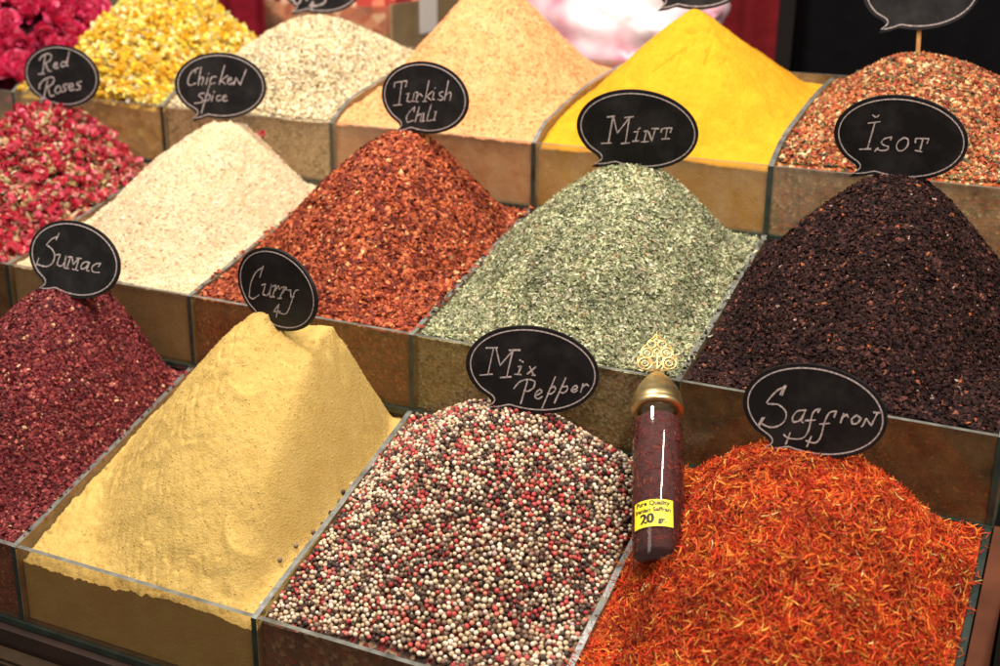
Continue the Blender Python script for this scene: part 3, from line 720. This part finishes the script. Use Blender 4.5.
def chamomile(seed):
    g = np.random.default_rng(seed); P = []
    b = t_ball(1); P.append((b[0] * .5, b[1], lin((214, 160, 50))))
    tone = g.integers(3)
    for i in range(26):
        c = pick([[((255,234,96),3),((255,222,66),2),((255,244,176),1.5)], [((255,240,150),3),((255,226,90),2),((255,248,220),1.5)], [((248,208,66),3),((244,206,80),1.5),((252,240,196),1)]][tone], 1, .07)[0]
        V, F = petal(g, g.uniform(0, 6.28), g.uniform(-.7, 1.5), g.uniform(.36, .66), g.uniform(.10, .20), g.uniform(-.3, 1.0)); P.append((V, F, c))
    return flower_mesh('chamomile_head', P)
def blossom(seed):
    g = np.random.default_rng(seed); P = []
    for ring, (n, el, L) in enumerate(((13, .15, .5), (12, .5, .5), (10, .85, .46), (8, 1.15, .42), (5, 1.4, .36))):
        for i in range(n):
            c = pick([((218,50,98),3),((200,34,80),2),((232,88,128),1.5),((238,124,152),.7)], 1, .08)[0]
            V, F = petal(g, i / n * 6.283 + g.uniform(-.2, .2), el + g.uniform(-.15, .15), L, g.uniform(.12, .18), g.uniform(.1, .5)); P.append((V, F, c))
    b = t_ball(1); P.append((b[0] * .5 + [0, 0, .1], b[1], lin((120, 40, 46))))
    return flower_mesh('pink_blossom', P)
def scatter_things(h, key, meshes, n_try, dmin, size, label, cat, group, tilt, lift, nmax=300):
    P, Nn = darts(h, n_try, dmin, dmin * .4)
    d = np.linalg.norm(P - CAM, axis=1); o_ = np.argsort(d)
    fr = frames(Nn, tilt)
    for i in o_[:nmax]:
        o = mobj(key, meshes[rng.integers(len(meshes))])
        s = rng.uniform(*size)
        o.matrix_world = Matrix.Translation(Vector(P[i] + Nn[i] * lift)) @ rotm(fr[i]) @ Matrix.Scale(s, 4)
        tag(o, label, cat, group)
    return P[o_[nmax:]], Nn[o_[nmax:]]
buds = [rosebud(s) for s in range(8)]; heads = [chamomile(s) for s in range(14)]; bloss = [blossom(s) for s in range(5)]
scatter_things(HEAPS['roses'], 'rosebud', buds, 8000, .0100, (.0145, .021), 'dried red rosebud with beige sepals lying in the red rose heap', 'rosebud', 'dried rosebuds of the rose heap', .9, .002)
rp, rn = scatter_things(HEAPS['cham'], 'chamomile_head', heads, 7000, .0098, (.014, .021), 'dried yellow chamomile head lying on the chamomile mound', 'flower head', 'chamomile heads of the yellow mound', .6, .002)
scatter_things(HEAPS['pink'], 'pink_blossom', bloss, 1400, .0225, (.040, .052), 'ruffled crimson blossom lying on the mound at the upper left', 'blossom', 'crimson blossoms of the upper left mound', .35, .003)
hh = HEAPS['roses']
grains(hh, 6500, FLAKES + BLADES, (.006, .011), [((206,60,78),3),((180,40,56),2),((226,120,126),1.4),((214,180,134),2),((160,134,88),1.2),((232,204,170),1)], M_petal, tilt=.9, lift=.003, clump=.2)
hh = HEAPS['cham']
grains(hh, 2600, FLAKES + BLADES, (.006, .010), [((250,220,100),3),((244,200,70),2),((250,236,186),1.8),((206,170,96),.5)], M_petal, tilt=.9, lift=.003, clump=.2)
# the chamomile heads beyond the 300 nearest
if len(rp):
    hh = HEAPS['cham']
    merge('grains', [t_ball(1)], rp, frames(rn, .6), rng.uniform(.009, .012, len(rp))[:, None] * np.ones(3), pick([((240,196,44),3),((228,176,30),2),((246,226,170),1)], len(rp)), M_petal, hh.o, hh.org, True)
o = mobj('rosebud', buds[2]); zz = float(HEAPS['chicken'].z(np.array([-.075]), np.array([.512]))[0])
o.matrix_world = Matrix.Translation((-.075, .512, zz + .004)) @ Matrix.Scale(.014, 4); tag(o, 'single red rosebud fallen on the cream powder beside the Chicken spice sign', 'rosebud')
# ---------------------------------------------------------------- signs
M_board = principled('black_chalkboard', (15, 12, 12), rough=.6, spec=.25, noise=(45, .25), bump=(400, .15, .0005))
_nt = M_board.node_tree; _p = next(n for n in _nt.nodes if n.type == 'BSDF_PRINCIPLED')
_t = _nt.nodes.new('ShaderNodeTexNoise'); _t.inputs['Scale'].default_value = 26; _t.inputs['Detail'].default_value = 7; _t.inputs['Roughness'].default_value = .7
_g = _nt.nodes.new('ShaderNodeNewGeometry'); _nt.links.new(_g.outputs['Position'], _t.inputs['Vector'])
_r = _nt.nodes.new('ShaderNodeValToRGB'); _r.color_ramp.elements[0].position = .45; _r.color_ramp.elements[1].position = .85
_r.color_ramp.elements[0].color = tuple(lin((15, 12, 12))) + (1,); _r.color_ramp.elements[1].color = tuple(lin((52, 48, 46))) + (1,)
_nt.links.new(_t.outputs['Fac'], _r.inputs[0]); _nt.links.new(_r.outputs[0], _p.inputs['Base Color'])
M_board_edge = principled('black_board_edge', (18, 15, 14), rough=.6)
M_chalk = principled('pale_chalk_paint', (172, 155, 150), rough=.9, noise=(420, .45))
M_stick = principled('pale_wood_stick', (176, 124, 66), rough=.7, noise=(80, .2))
SA, SB = .061, .041
def bubble():
    a0 = math.atan2(-.947, -.32); a1 = math.atan2(-.60, -.80) + 2*math.pi
    a1 = a1 if a1 > a0 else a1 + 2*math.pi
    if a1 - a0 > 2*math.pi: a1 -= 2*math.pi
    pts = [(math.cos(a0 + (a1-a0)*i/70), math.sin(a0 + (a1-a0)*i/70)) for i in range(71)]
    pts += [(-.72, -.675), (-.64, -.745), (-.595, -.82), (-.59, -.89), (-.625, -.97), (-.71, -1.07), (-.62, -1.06), (-.50, -1.02), (-.40, -.965), (-.345, -.945)]
    return pts
BUB = bubble()
def ribbon(bm, pts, w, y, closed=False, th=.0003, r=None):
    """flat painted stroke of width w lying on the plane y"""
    P = [Vector((a, 0, b)) for a, b in pts]; n = len(P); L, R_ = [], []
    for i in range(n):
        a = P[(i-1) % n] if (closed or i) else P[i]; b = P[(i+1) % n] if (closed or i < n-1) else P[i]
        t = (b - a)
        t = t.normalized() if t.length > 1e-9 else Vector((1, 0, 0))
        nn = Vector((-t.z, 0, t.x)); ww = w * .5
        if r is not None: ww *= r.uniform(.62, 1.25)
        L.append(P[i] + nn * ww); R_.append(P[i] - nn * ww)
    if not closed:                                                     # rounded ends
        t = (P[0] - P[1]).normalized() * w * .4; L[0] += t; R_[0] += t
        t = (P[-1] - P[-2]).normalized() * w * .4; L[-1] += t; R_[-1] += t
    def V(p, yy): return bm.verts.new((p.x, yy, p.z))
    lf = [V(p, y - th) for p in L]; rf = [V(p, y - th) for p in R_]
    lb = [V(p, y + th) for p in L]; rb = [V(p, y + th) for p in R_]
    for i in range(n if closed else n - 1):
        j = (i + 1) % n
        bm.faces.new((lf[i], lf[j], rf[j], rf[i])); bm.faces.new((lb[i], lf[i], lf[j], lb[j])[::-1]); bm.faces.new((rb[i], rf[i], rf[j], rb[j]))
def smooth_pts(pts):
    """Catmull-Rom through a hand-written stroke, sharp corners kept"""
    if len(pts) < 3: return pts
    out = [pts[0]]
    for i in range(len(pts) - 1):
        p0 = pts[max(i-1, 0)]; p1 = pts[i]; p2 = pts[i+1]; p3 = pts[min(i+2, len(pts)-1)]
        def ang(a, b, c):
            u = (b[0]-a[0], b[1]-a[1]); v = (c[0]-b[0], c[1]-b[1])
            lu = math.hypot(*u); lv = math.hypot(*v)
            return 1 if lu < 1e-9 or lv < 1e-9 else (u[0]*v[0] + u[1]*v[1]) / (lu*lv)
        t1 = (0, 0) if ang(p0, p1, p2) < .1 else ((p2[0]-p0[0])*.5, (p2[1]-p0[1])*.5)
        t2 = (0, 0) if ang(p1, p2, p3) < .1 else ((p3[0]-p1[0])*.5, (p3[1]-p1[1])*.5)
        for s in (.25, .5, .75, 1):
            h1 = 2*s**3 - 3*s**2 + 1; h2 = s**3 - 2*s**2 + s; h3 = -2*s**3 + 3*s**2; h4 = s**3 - s**2
            out.append(tuple(h1*p1[k] + h2*t1[k] + h3*p2[k] + h4*t2[k] for k in (0, 1)))
    return out
SL = {'red_roses': 'black speech bubble sign lettered Red Roses over the rosebuds', 'chicken': 'black speech bubble sign lettered Chicken spice on the cream powder',
 'chili': 'black speech bubble sign lettered Turkish Chili over the red flakes', 'mint': 'black speech bubble sign lettered Mint over the green mint heap',
 'isot': 'black speech bubble sign lettered Isot over the purplish black flakes', 'sumac': 'black speech bubble sign lettered Sumac over the dark red heap',
 'curry': 'black speech bubble sign lettered Curry sunk in the yellow powder', 'pepper': 'black speech bubble sign lettered Mix Pepper over the peppercorns',
 'saffron': 'black speech bubble sign lettered Saffron over the orange threads', 'seeds': 'black speech bubble sign cut off by the top edge over beige seeds',
 'turmeric': 'black speech bubble sign whose lower rim shows above the turmeric cone', 'mixed': 'black speech bubble sign on a visible wooden stick over the orange mix'}
import random
LETTER_W = {'chili': .0012, 'chicken': .0014, 'red_roses': .0018, 'seeds': .0020, 'isot': .0013}
for key, (c, yaw, tilt, roll, s, strokes) in SIGNS.items():
    root = tag(empty('spice_sign'), SL[key], 'sign', 'black speech bubble signs standing in the heaps')
    rnd = random.Random(hash(c) & 0xffff)
    X = Vector((math.cos(yaw), math.sin(yaw), 0)); Nn = Vector((math.sin(yaw), -math.cos(yaw), 0)); Z = Vector((0, 0, 1))
    Z2 = Z * math.cos(tilt) - Nn * math.sin(tilt); N2 = Nn * math.cos(tilt) + Z * math.sin(tilt)
    X3 = X * math.cos(roll) + Z2 * math.sin(roll); Z3 = Z2 * math.cos(roll) - X * math.sin(roll)
    M = Matrix((X3, -N2, Z3)).transposed().to_4x4(); M.translation = Vector(c)
    root.matrix_world = M @ Matrix.Scale(s, 4)
    bm = bmesh.new()
    f = [bm.verts.new((u*SA, 0, v*SB)) for u, v in BUB]; b = [bm.verts.new((u*SA, .003, v*SB)) for u, v in BUB]
    bm.faces.new(f); bm.faces.new(b[::-1])
    for i in range(len(f)): bm.faces.new((f[i], b[i], b[(i+1) % len(f)], f[(i+1) % len(f)]))
    bm_obj('board', bm, M_board, root)
    bm = bmesh.new(); ribbon(bm, [(u*SA*.935 + .0006, v*SB*.91 + .0002) for u, v in BUB], .0011, -.0001, True, .00025)
    bm_obj('border_line', bm, M_chalk, root)
    if strokes:
        bm = bmesh.new()
        for i, st in enumerate(strokes.split('|')):
            pts = [tuple(float(a) / 1000 for a in q.split(',')) for q in st.split()]
            ribbon(bm, smooth_pts(pts), LETTER_W.get(key, .00135), -.0001 - .00001 * (i % 9), False, .00025, rnd)
        bm_obj('lettering', bm, M_chalk, root)
    bm = bmesh.new(); add_box(bm, -.0022, .0022, .0033, .0052, -SB - .055, -.01)
    bm_obj('stick', bm, M_stick, root)

# ---------------------------------------------------------------- saffron bottle
M_brass = principled('brushed_brass', (216, 190, 134), rough=.36, metallic=1.0, noise=(200, .12))
M_gold = principled('pale_gold_filigree', (206, 174, 116), rough=.5, metallic=1.0)
m, nt, out = new_mat('bottle_glass')
tr = N(nt, 'ShaderNodeBsdfTransparent'); tr.inputs[0].default_value = (.90, .88, .86, 1)
gl = N(nt, 'ShaderNodeBsdfGlossy'); gl.inputs['Roughness'].default_value = .05
x_ = N(nt, 'ShaderNodeMixShader'); nt.links.new(schlick(nt, 1.2), x_.inputs[0]); nt.links.new(tr.outputs[0], x_.inputs[1]); nt.links.new(gl.outputs[0], x_.inputs[2])
nt.links.new(x_.outputs[0], out.inputs[0]); M_bottle = m
M_fill = principled('packed_saffron', (70, 24, 20), rough=.8, noise=(160, .35))
M_label = principled('yellow_paper_label', (244, 214, 40), rough=.55)
M_ink = principled('black_ink', (22, 18, 10), rough=.6)
BO = Vector(BOTTLE_BASE); BT = Vector(BOTTLE_NECK)
ax = (BT - BO); BL = ax.length; ax.normalize()
front = (Vector(CAM) - (BO + BT) * .5); front = (front - ax * front.dot(ax)).normalized()
xr = ax.cross(-front).normalized() * 1.0
if xr.x < 0: xr = -xr
Mb = Matrix((xr, -front, ax)).transposed().to_4x4(); Mb.translation = BO
bot = tag(empty('saffron_bottle'), 'glass saffron bottle with brass cap leaning beside the saffron heap', 'bottle')
bot.matrix_world = Mb
BR = .0213
bm = bmesh.new()
add_lathe(bm, [(0, .004), (.014, .0035), (.0180, .0004), (.0204, 0), (BR, .0010), (BR, BL - .014), (BR - .0006, BL - .0105), (BR - .0024, BL - .0075), (BR - .0026, BL - .004), (BR - .0026, BL)], 64)
bm_obj('glass_body', bm, M_bottle, bot)
bm = bmesh.new()
add_lathe(bm, [(0, .0105), (.017, .0105), (BR - .0014, .0125), (BR - .0014, BL - .020), (BR - .003, BL - .0165), (0, BL - .0165)], 48)
fill_o = bm_obj('saffron_filling', bm, M_fill, bot)
nn_ = 2600; th_ = rng.uniform(0, 2*math.pi, nn_); zz_ = rng.uniform(.015, BL - .020, nn_)
nr_ = np.stack([np.cos(th_), np.sin(th_), np.zeros(nn_)], -1)
ps_ = nr_ * (BR - .0016) + np.stack([np.zeros(nn_), np.zeros(nn_), zz_], -1)
sc_ = rng.uniform(.005, .010, nn_)[:, None] * np.ones((nn_, 3))
merge('threads', THREADS, ps_, frames(nr_, .12), sc_, pick([((140,52,40),3),((108,34,30),3),((170,80,56),1.0),((76,22,22),2.4)], nn_), M_leaf, fill_o, np.zeros(3))
bm = bmesh.new()
add_lathe(bm, [(.0172, BL - .0068), (BR + .0008, BL - .0068), (BR + .0014, BL - .005), (BR + .0014, BL - .003), (BR + .0006, BL - .0015), (BR + .0002, BL + .0005), (BR + .0001, BL + .0045), (BR - .0006, BL + .0050), (BR - .0009, BL + .0095), (BR - .0016, BL + .0101), (BR - .0042, BL + .0165), (BR - .0080, BL + .0225), (BR - .0126, BL + .0280), (.0058, BL + .0312), (.0034, BL + .0328), (.0028, BL + .0360), (0, BL + .0365)], 64)
cap = bm_obj('brass_cap', bm, M_brass, bot)
# filigree finial: scrolls of flat gold wire in one plane
bm = bmesh.new(); zf = BL + .0355
def ring(cx, cz, r, t=.00085, n=20, a0=0, a1=2*math.pi, sx=1.0):
    full = abs(a1 - a0) > 6.2
    k = n if full else n + 1
    add_tube(bm, [(cx + sx * r * math.cos(a0 + (a1-a0)*i/n), 0, zf + cz + r * math.sin(a0 + (a1-a0)*i/n)) for i in range(k)], t, 5, closed=full)
for sgn in (-1, 1):
    ring(sgn * .0105, .0075, .0062); ring(sgn * .0105, .0075, .0030, .0007)
    ring(sgn * .0085, .0185, .0052); ring(sgn * .0085, .0185, .0024, .0007)
    ring(sgn * .0045, .0275, .0038); ring(sgn * .0032, .0115, .0034, .0007)
    add_tube(bm, [(sgn * x * .001, 0, zf + z * .001) for x, z in ((1, 0), (8, .6), (14.5, 3), (17.2, 8), (16.4, 13), (13.5, 15.5), (14, 20), (12, 24.5), (8.5, 27.5), (7, 31), (3.5, 34), (.6, 38))], .0009, 5)
    add_tube(bm, [(sgn * x * .001, 0, zf + z * .001) for x, z in ((0, 2), (3, 6), (6.5, 12), (3, 17), (4.5, 22), (1, 26))], .0008, 5)
    add_tube(bm, [(sgn * x * .001, 0, zf + z * .001) for x, z in ((4, 1), (6, 5), (5, 13), (9, 13.5), (14, 13))], .0007, 5)
ring(0, .0200, .0026, .0007); ring(0, .0315, .0022, .0007)
add_tube(bm, [(0, 0, zf - .002), (0, 0, zf + .017)], .0012, 6); add_tube(bm, [(0, 0, zf + .034), (0, 0, zf + .042)], .0012, 6, taper=[1, .3])
bm_obj('finial', bm, M_gold, cap)
# label wrapped round the glass
LR = BR + .0003
def wrap(x, z, r): a = x / BR + LABEL_ANG; return (r * math.sin(a), -r * math.cos(a), z)
lw, lz0, lz1 = .0345, .0285, .0520
bm = bmesh.new(); n = 24
A = [[bm.verts.new(wrap(-lw/2 + lw*i/n, z, LR)) for z in (lz0, lz1)] for i in range(n+1)]
for i in range(n):
    f = bm.faces.new((A[i][0], A[i+1][0], A[i+1][1], A[i][1])); f.smooth = True
lab = bm_obj('paper_label', bm, M_label, bot)
def text_mesh(txt, size, bold):
    cu = bpy.data.curves.new('lettering', 'FONT'); cu.body = txt; cu.size = size; cu.align_x = 'CENTER'; cu.offset = bold; cu.resolution_u = 3
    ob = bpy.data.objects.new('tmp_text', cu); COL.objects.link(ob)
    dg = bpy.context.evaluated_depsgraph_get(); me = bpy.data.meshes.new_from_object(ob.evaluated_get(dg))
    bpy.data.objects.remove(ob); bpy.data.curves.remove(cu)
    return me
bmT = bmesh.new()
for txt, size, x0, z0, bold in (('Pure Quality', .0056, 0, .0472, .00022), ('Iranian Saffran', .0054, 0, .0414, .0002), ('20', .0118, -.0042, .0316, .0003), ('20', .0118, -.0037, .0317, .0003), ('20', .0118, -.0045, .0317, .0003), ('gr.', .0062, .0084, .0318, .0003)):
    me = text_mesh(txt, size, bold)
    b2 = bmesh.new(); b2.from_mesh(me); bpy.data.meshes.remove(me)
    vm = {}
    for v in b2.verts: vm[v] = bmT.verts.new(wrap(v.co.x + x0, z0 + v.co.y, LR + .00015 + abs(x0) * .004))
    for f in b2.faces: bmT.faces.new([vm[v] for v in f.verts])
    b2.free()
bm_obj('lettering', bmT, M_ink, lab)

# ---------------------------------------------------------------- what stands behind, out of focus
floor = bmesh.new(); add_box(floor, -6, 6, -4, 6, -1.01, -1.0)
tag(bm_obj('floor', floor, principled('dark_floor', (70, 60, 54), rough=.7, noise=(3, .2))), kind='structure')
bw = bmesh.new(); add_box(bw, -4, 4, 3.6, 3.7, -1, 2.8)
tag(bm_obj('wall', bw, principled('dark_wall', (40, 28, 26), rough=.8, noise=(2, .3))), kind='structure')
def drape(name, x0, x1, y, z0, z1, color, label, cat, folds, amp, slant=0.0, seed=1):
    bm = bmesh.new(); nx, nz = 60, 24; rr = random.Random(seed); ph = [rr.uniform(0, 6) for _ in range(4)]
    def pt(i, j, off):
        u = i / nx; v = j / nz
        x = x0 + (x1 - x0) * u + slant * v
        yy = y + amp * (math.sin(u * folds * 6.28 + ph[0] + v * 1.5) + .5 * math.sin(u * folds * 13 + ph[1] - v * 2.2) + .4 * math.sin(v * 9 + u * 8 + ph[2]))
        return (x, yy + off, z0 + (z1 - z0) * v)
    Fv = [[bm.verts.new(pt(i, j, 0)) for j in range(nz+1)] for i in range(nx+1)]
    Bv = [[bm.verts.new(pt(i, j, .004)) for j in range(nz+1)] for i in range(nx+1)]
    for i in range(nx):
        for j in range(nz):
            bm.faces.new((Fv[i][j], Fv[i+1][j], Fv[i+1][j+1], Fv[i][j+1])); bm.faces.new((Bv[i][j], Bv[i][j+1], Bv[i+1][j+1], Bv[i+1][j]))
    for i in range(nx):
        for j in (0, nz): bm.faces.new((Fv[i][j], Fv[i+1][j], Bv[i+1][j], Bv[i][j]))
    for j in range(nz):
        for i in (0, nx): bm.faces.new((Fv[i][j], Fv[i][j+1], Bv[i][j+1], Bv[i][j]))
    o = bm_obj(name, bm, principled(name + '_fabric', color, rough=.95, spec=.08, noise=(40, .2), bump=(300, .2, .002)), smooth=True)
    return tag(o, label, cat)
drape('black_cloth', .38, .98, 1.22, -.5, .95, (9, 8, 9), 'black cloth hanging in soft folds behind the orange mix heap', 'cloth', 3, .012, .02, 3)
drape('dark_red_cloth', .24, .385, 1.16, -.5, .85, (96, 20, 24), 'dark red cloth hanging between the turmeric cone and black cloth', 'cloth', 1.5, .008, 0, 5)
drape('crimson_cloth', -.66, -.47, 1.05, -.5, .8, (110, 18, 30), 'dark crimson cloth hanging behind the yellow chamomile mound', 'cloth', 2, .008, .015, 8)
cnt = bmesh.new(); add_box(cnt, -.20, .34, .90, 1.14, -1, .315)
bmesh.ops.bevel(cnt, geom=cnt.edges[:], offset=.004, segments=2, affect='EDGES')
tag(bm_obj('back_counter', cnt, M_wood), 'low brown counter behind the top row under the pale bag', 'counter')
# side stall: a second run of bins at right angles
st = tag(empty('side_stall', (-.55, 1.4, -1)), 'brown side stall at right angles behind the beige seeds', 'stall')
bm = bmesh.new(); add_box(bm, -.35, .305, -.30, 1.1, 0, 1.30); bm_obj('stall_base', bm, principled('brown_panel', (122, 100, 74), rough=.6, noise=(12, .2)), st)
bm = bmesh.new(); add_box(bm, .308, .314, -.30, 1.1, 1.28, 1.40); bm_obj('side_pane', bm, principled('dusty_brown_pane', (150, 124, 90), rough=.3, noise=(14, .25)), st)
bm = bmesh.new(); add_box(bm, -.35, .307, -.306, -.301, 1.28, 1.395); bm_obj('front_pane', bm, M_pane_back, st)
def ridged(x, y):
    return (.5 - np.abs(vnoise(x, y))) * 1.0 + .5 * (.5 - np.abs(vnoise(x * 2.1 + 7, y * 2.1))) + .25 * vnoise(x * 4.3, y * 4.3)
def mound(name, cx, cy, z0, rx, ry, hgt, mat, seed=0, amp=.1, n=64, sub_noise=6, crumple=0):
    Vb, Fb = t_ball(5); V = Vb * 2
    nz = fbm(V[:, 0] * 1.0 + seed, V[:, 1] + V[:, 2] * .7, sub_noise * .25, 4)
    if crumple: nz = ridged(V[:, 0] * crumple + V[:, 2] * .9 * crumple + seed, V[:, 1] * crumple - V[:, 2] * .6 * crumple) - .5
    V = V * (1 + amp * nz)[:, None]
    V = V * [rx, ry, hgt]; V[:, 2] = np.maximum(V[:, 2], -hgt * .55)
    me = np_mesh(name, V, Fb.ravel(), np.full(len(Fb), 3), [mat], smooth=True)
    o = mobj(name, me); o.location = (cx, cy, z0 + hgt * .55); return o
o = mound('dried_fruit_heap', -.46, 1.32, .30, .19, .2, .12, mass_mat('red_fruit', [((170,60,50),3),((206,120,90),2),((220,170,140),1),((120,30,34),1)], 50), 3, .15)
tag(o, 'reddish dried fruit heap on the side stall', 'spice heap')
tg = bmesh.new(); add_box(tg, -.2345, -.2335, 1.19, 1.25, .345, .43)
tag(bm_obj('price_card', tg, principled('white_card', (226, 214, 204), rough=.7)), 'blank looking white card fixed to the brown side stall', 'card')
# crumpled pale bag
m, nt, out = new_mat('pink_white_plastic'); p = N(nt, 'ShaderNodeBsdfPrincipled'); p.inputs['Roughness'].default_value = .3
t = N(nt, 'ShaderNodeTexNoise'); t.inputs['Scale'].default_value = 14; t.inputs['Detail'].default_value = 2; nt.links.new(coords(nt), t.inputs['Vector'])
r = N(nt, 'ShaderNodeValToRGB'); e = r.color_ramp.elements
e[0].position = .33; e[0].color = tuple(lin((196, 116, 134))) + (1,); e[1].position = .62; e[1].color = tuple(lin((226, 214, 216))) + (1,)
nt.links.new(t.outputs['Fac'], r.inputs[0]); nt.links.new(r.outputs[0], p.inputs['Base Color']); nt.links.new(p.outputs[0], out.inputs[0])
o = mound('plastic_bag', .17, 1.0, .30, .19, .08, .125, m, 11, .42, crumple=2.6); o.rotation_euler = (0, -.28, 0)
tag(o, 'crumpled white and pink plastic bag behind the pale orange heap', 'bag')
o = mound('red_pouch', .13, .925, .315, .05, .018, .034, principled('dark_red_pouch', (130, 40, 44), rough=.5), 5, .2)
tag(o, 'small dark red pouch in front of the pale plastic bag', 'pouch')

# ---------------------------------------------------------------- light
w = bpy.data.worlds.new('World'); S.world = w; w.use_nodes = True
bg = w.node_tree.nodes['Background']; bg.inputs[0].default_value = (1.0, .92, .84, 1); bg.inputs[1].default_value = WORLD
def lamp(loc, target, energy, size, color=(1, .86, .70)):
    l = bpy.data.lights.new('market_or_fill_lamp', 'AREA'); l.shape = 'RECTANGLE'; l.size = size[0]; l.size_y = size[1]; l.energy = energy; l.color = color
    o = bpy.data.objects.new('market_or_fill_lamp', l); COL.objects.link(o); o.location = loc
    zax = (Vector(loc) - Vector(target)).normalized(); yax = Vector((0, 1, 0)); yax = (yax - zax * yax.dot(zax)).normalized()
    o.matrix_world = Matrix.Translation(loc) @ Matrix((yax.cross(zax), yax, zax)).transposed().to_4x4()
for a in LAMPS: lamp(*a)

# ---------------------------------------------------------------- camera
cam = bpy.data.cameras.new('camera'); co = bpy.data.objects.new('camera', cam); COL.objects.link(co)
Rm = Matrix(((.8998027694, -.1510279102, .4093232789), (.4361964826, .2912763542, -.8514051410), (.0093597467, .9446420782, .3279691133)))
co.matrix_world = Matrix.Translation((.84873, -.73614, .57077)) @ Rm.to_4x4()
cam.sensor_width = 36; cam.lens = 36 * 1261.36 / 1000; cam.clip_start = .02; cam.clip_end = 100
cam.dof.use_dof = True; cam.dof.focus_distance = 1.10; cam.dof.aperture_fstop = 5.6
S.camera = co
S.view_settings.view_transform = 'Standard'; S.view_settings.look = 'None'; S.view_settings.exposure = 0; S.view_settings.gamma = 1
S.cycles.max_bounces = 10; S.cycles.transparent_max_bounces = 24; S.cycles.diffuse_bounces = 4
S.cycles.caustics_reflective = False; S.cycles.caustics_refractive = False
S.cycles.use_denoising = True
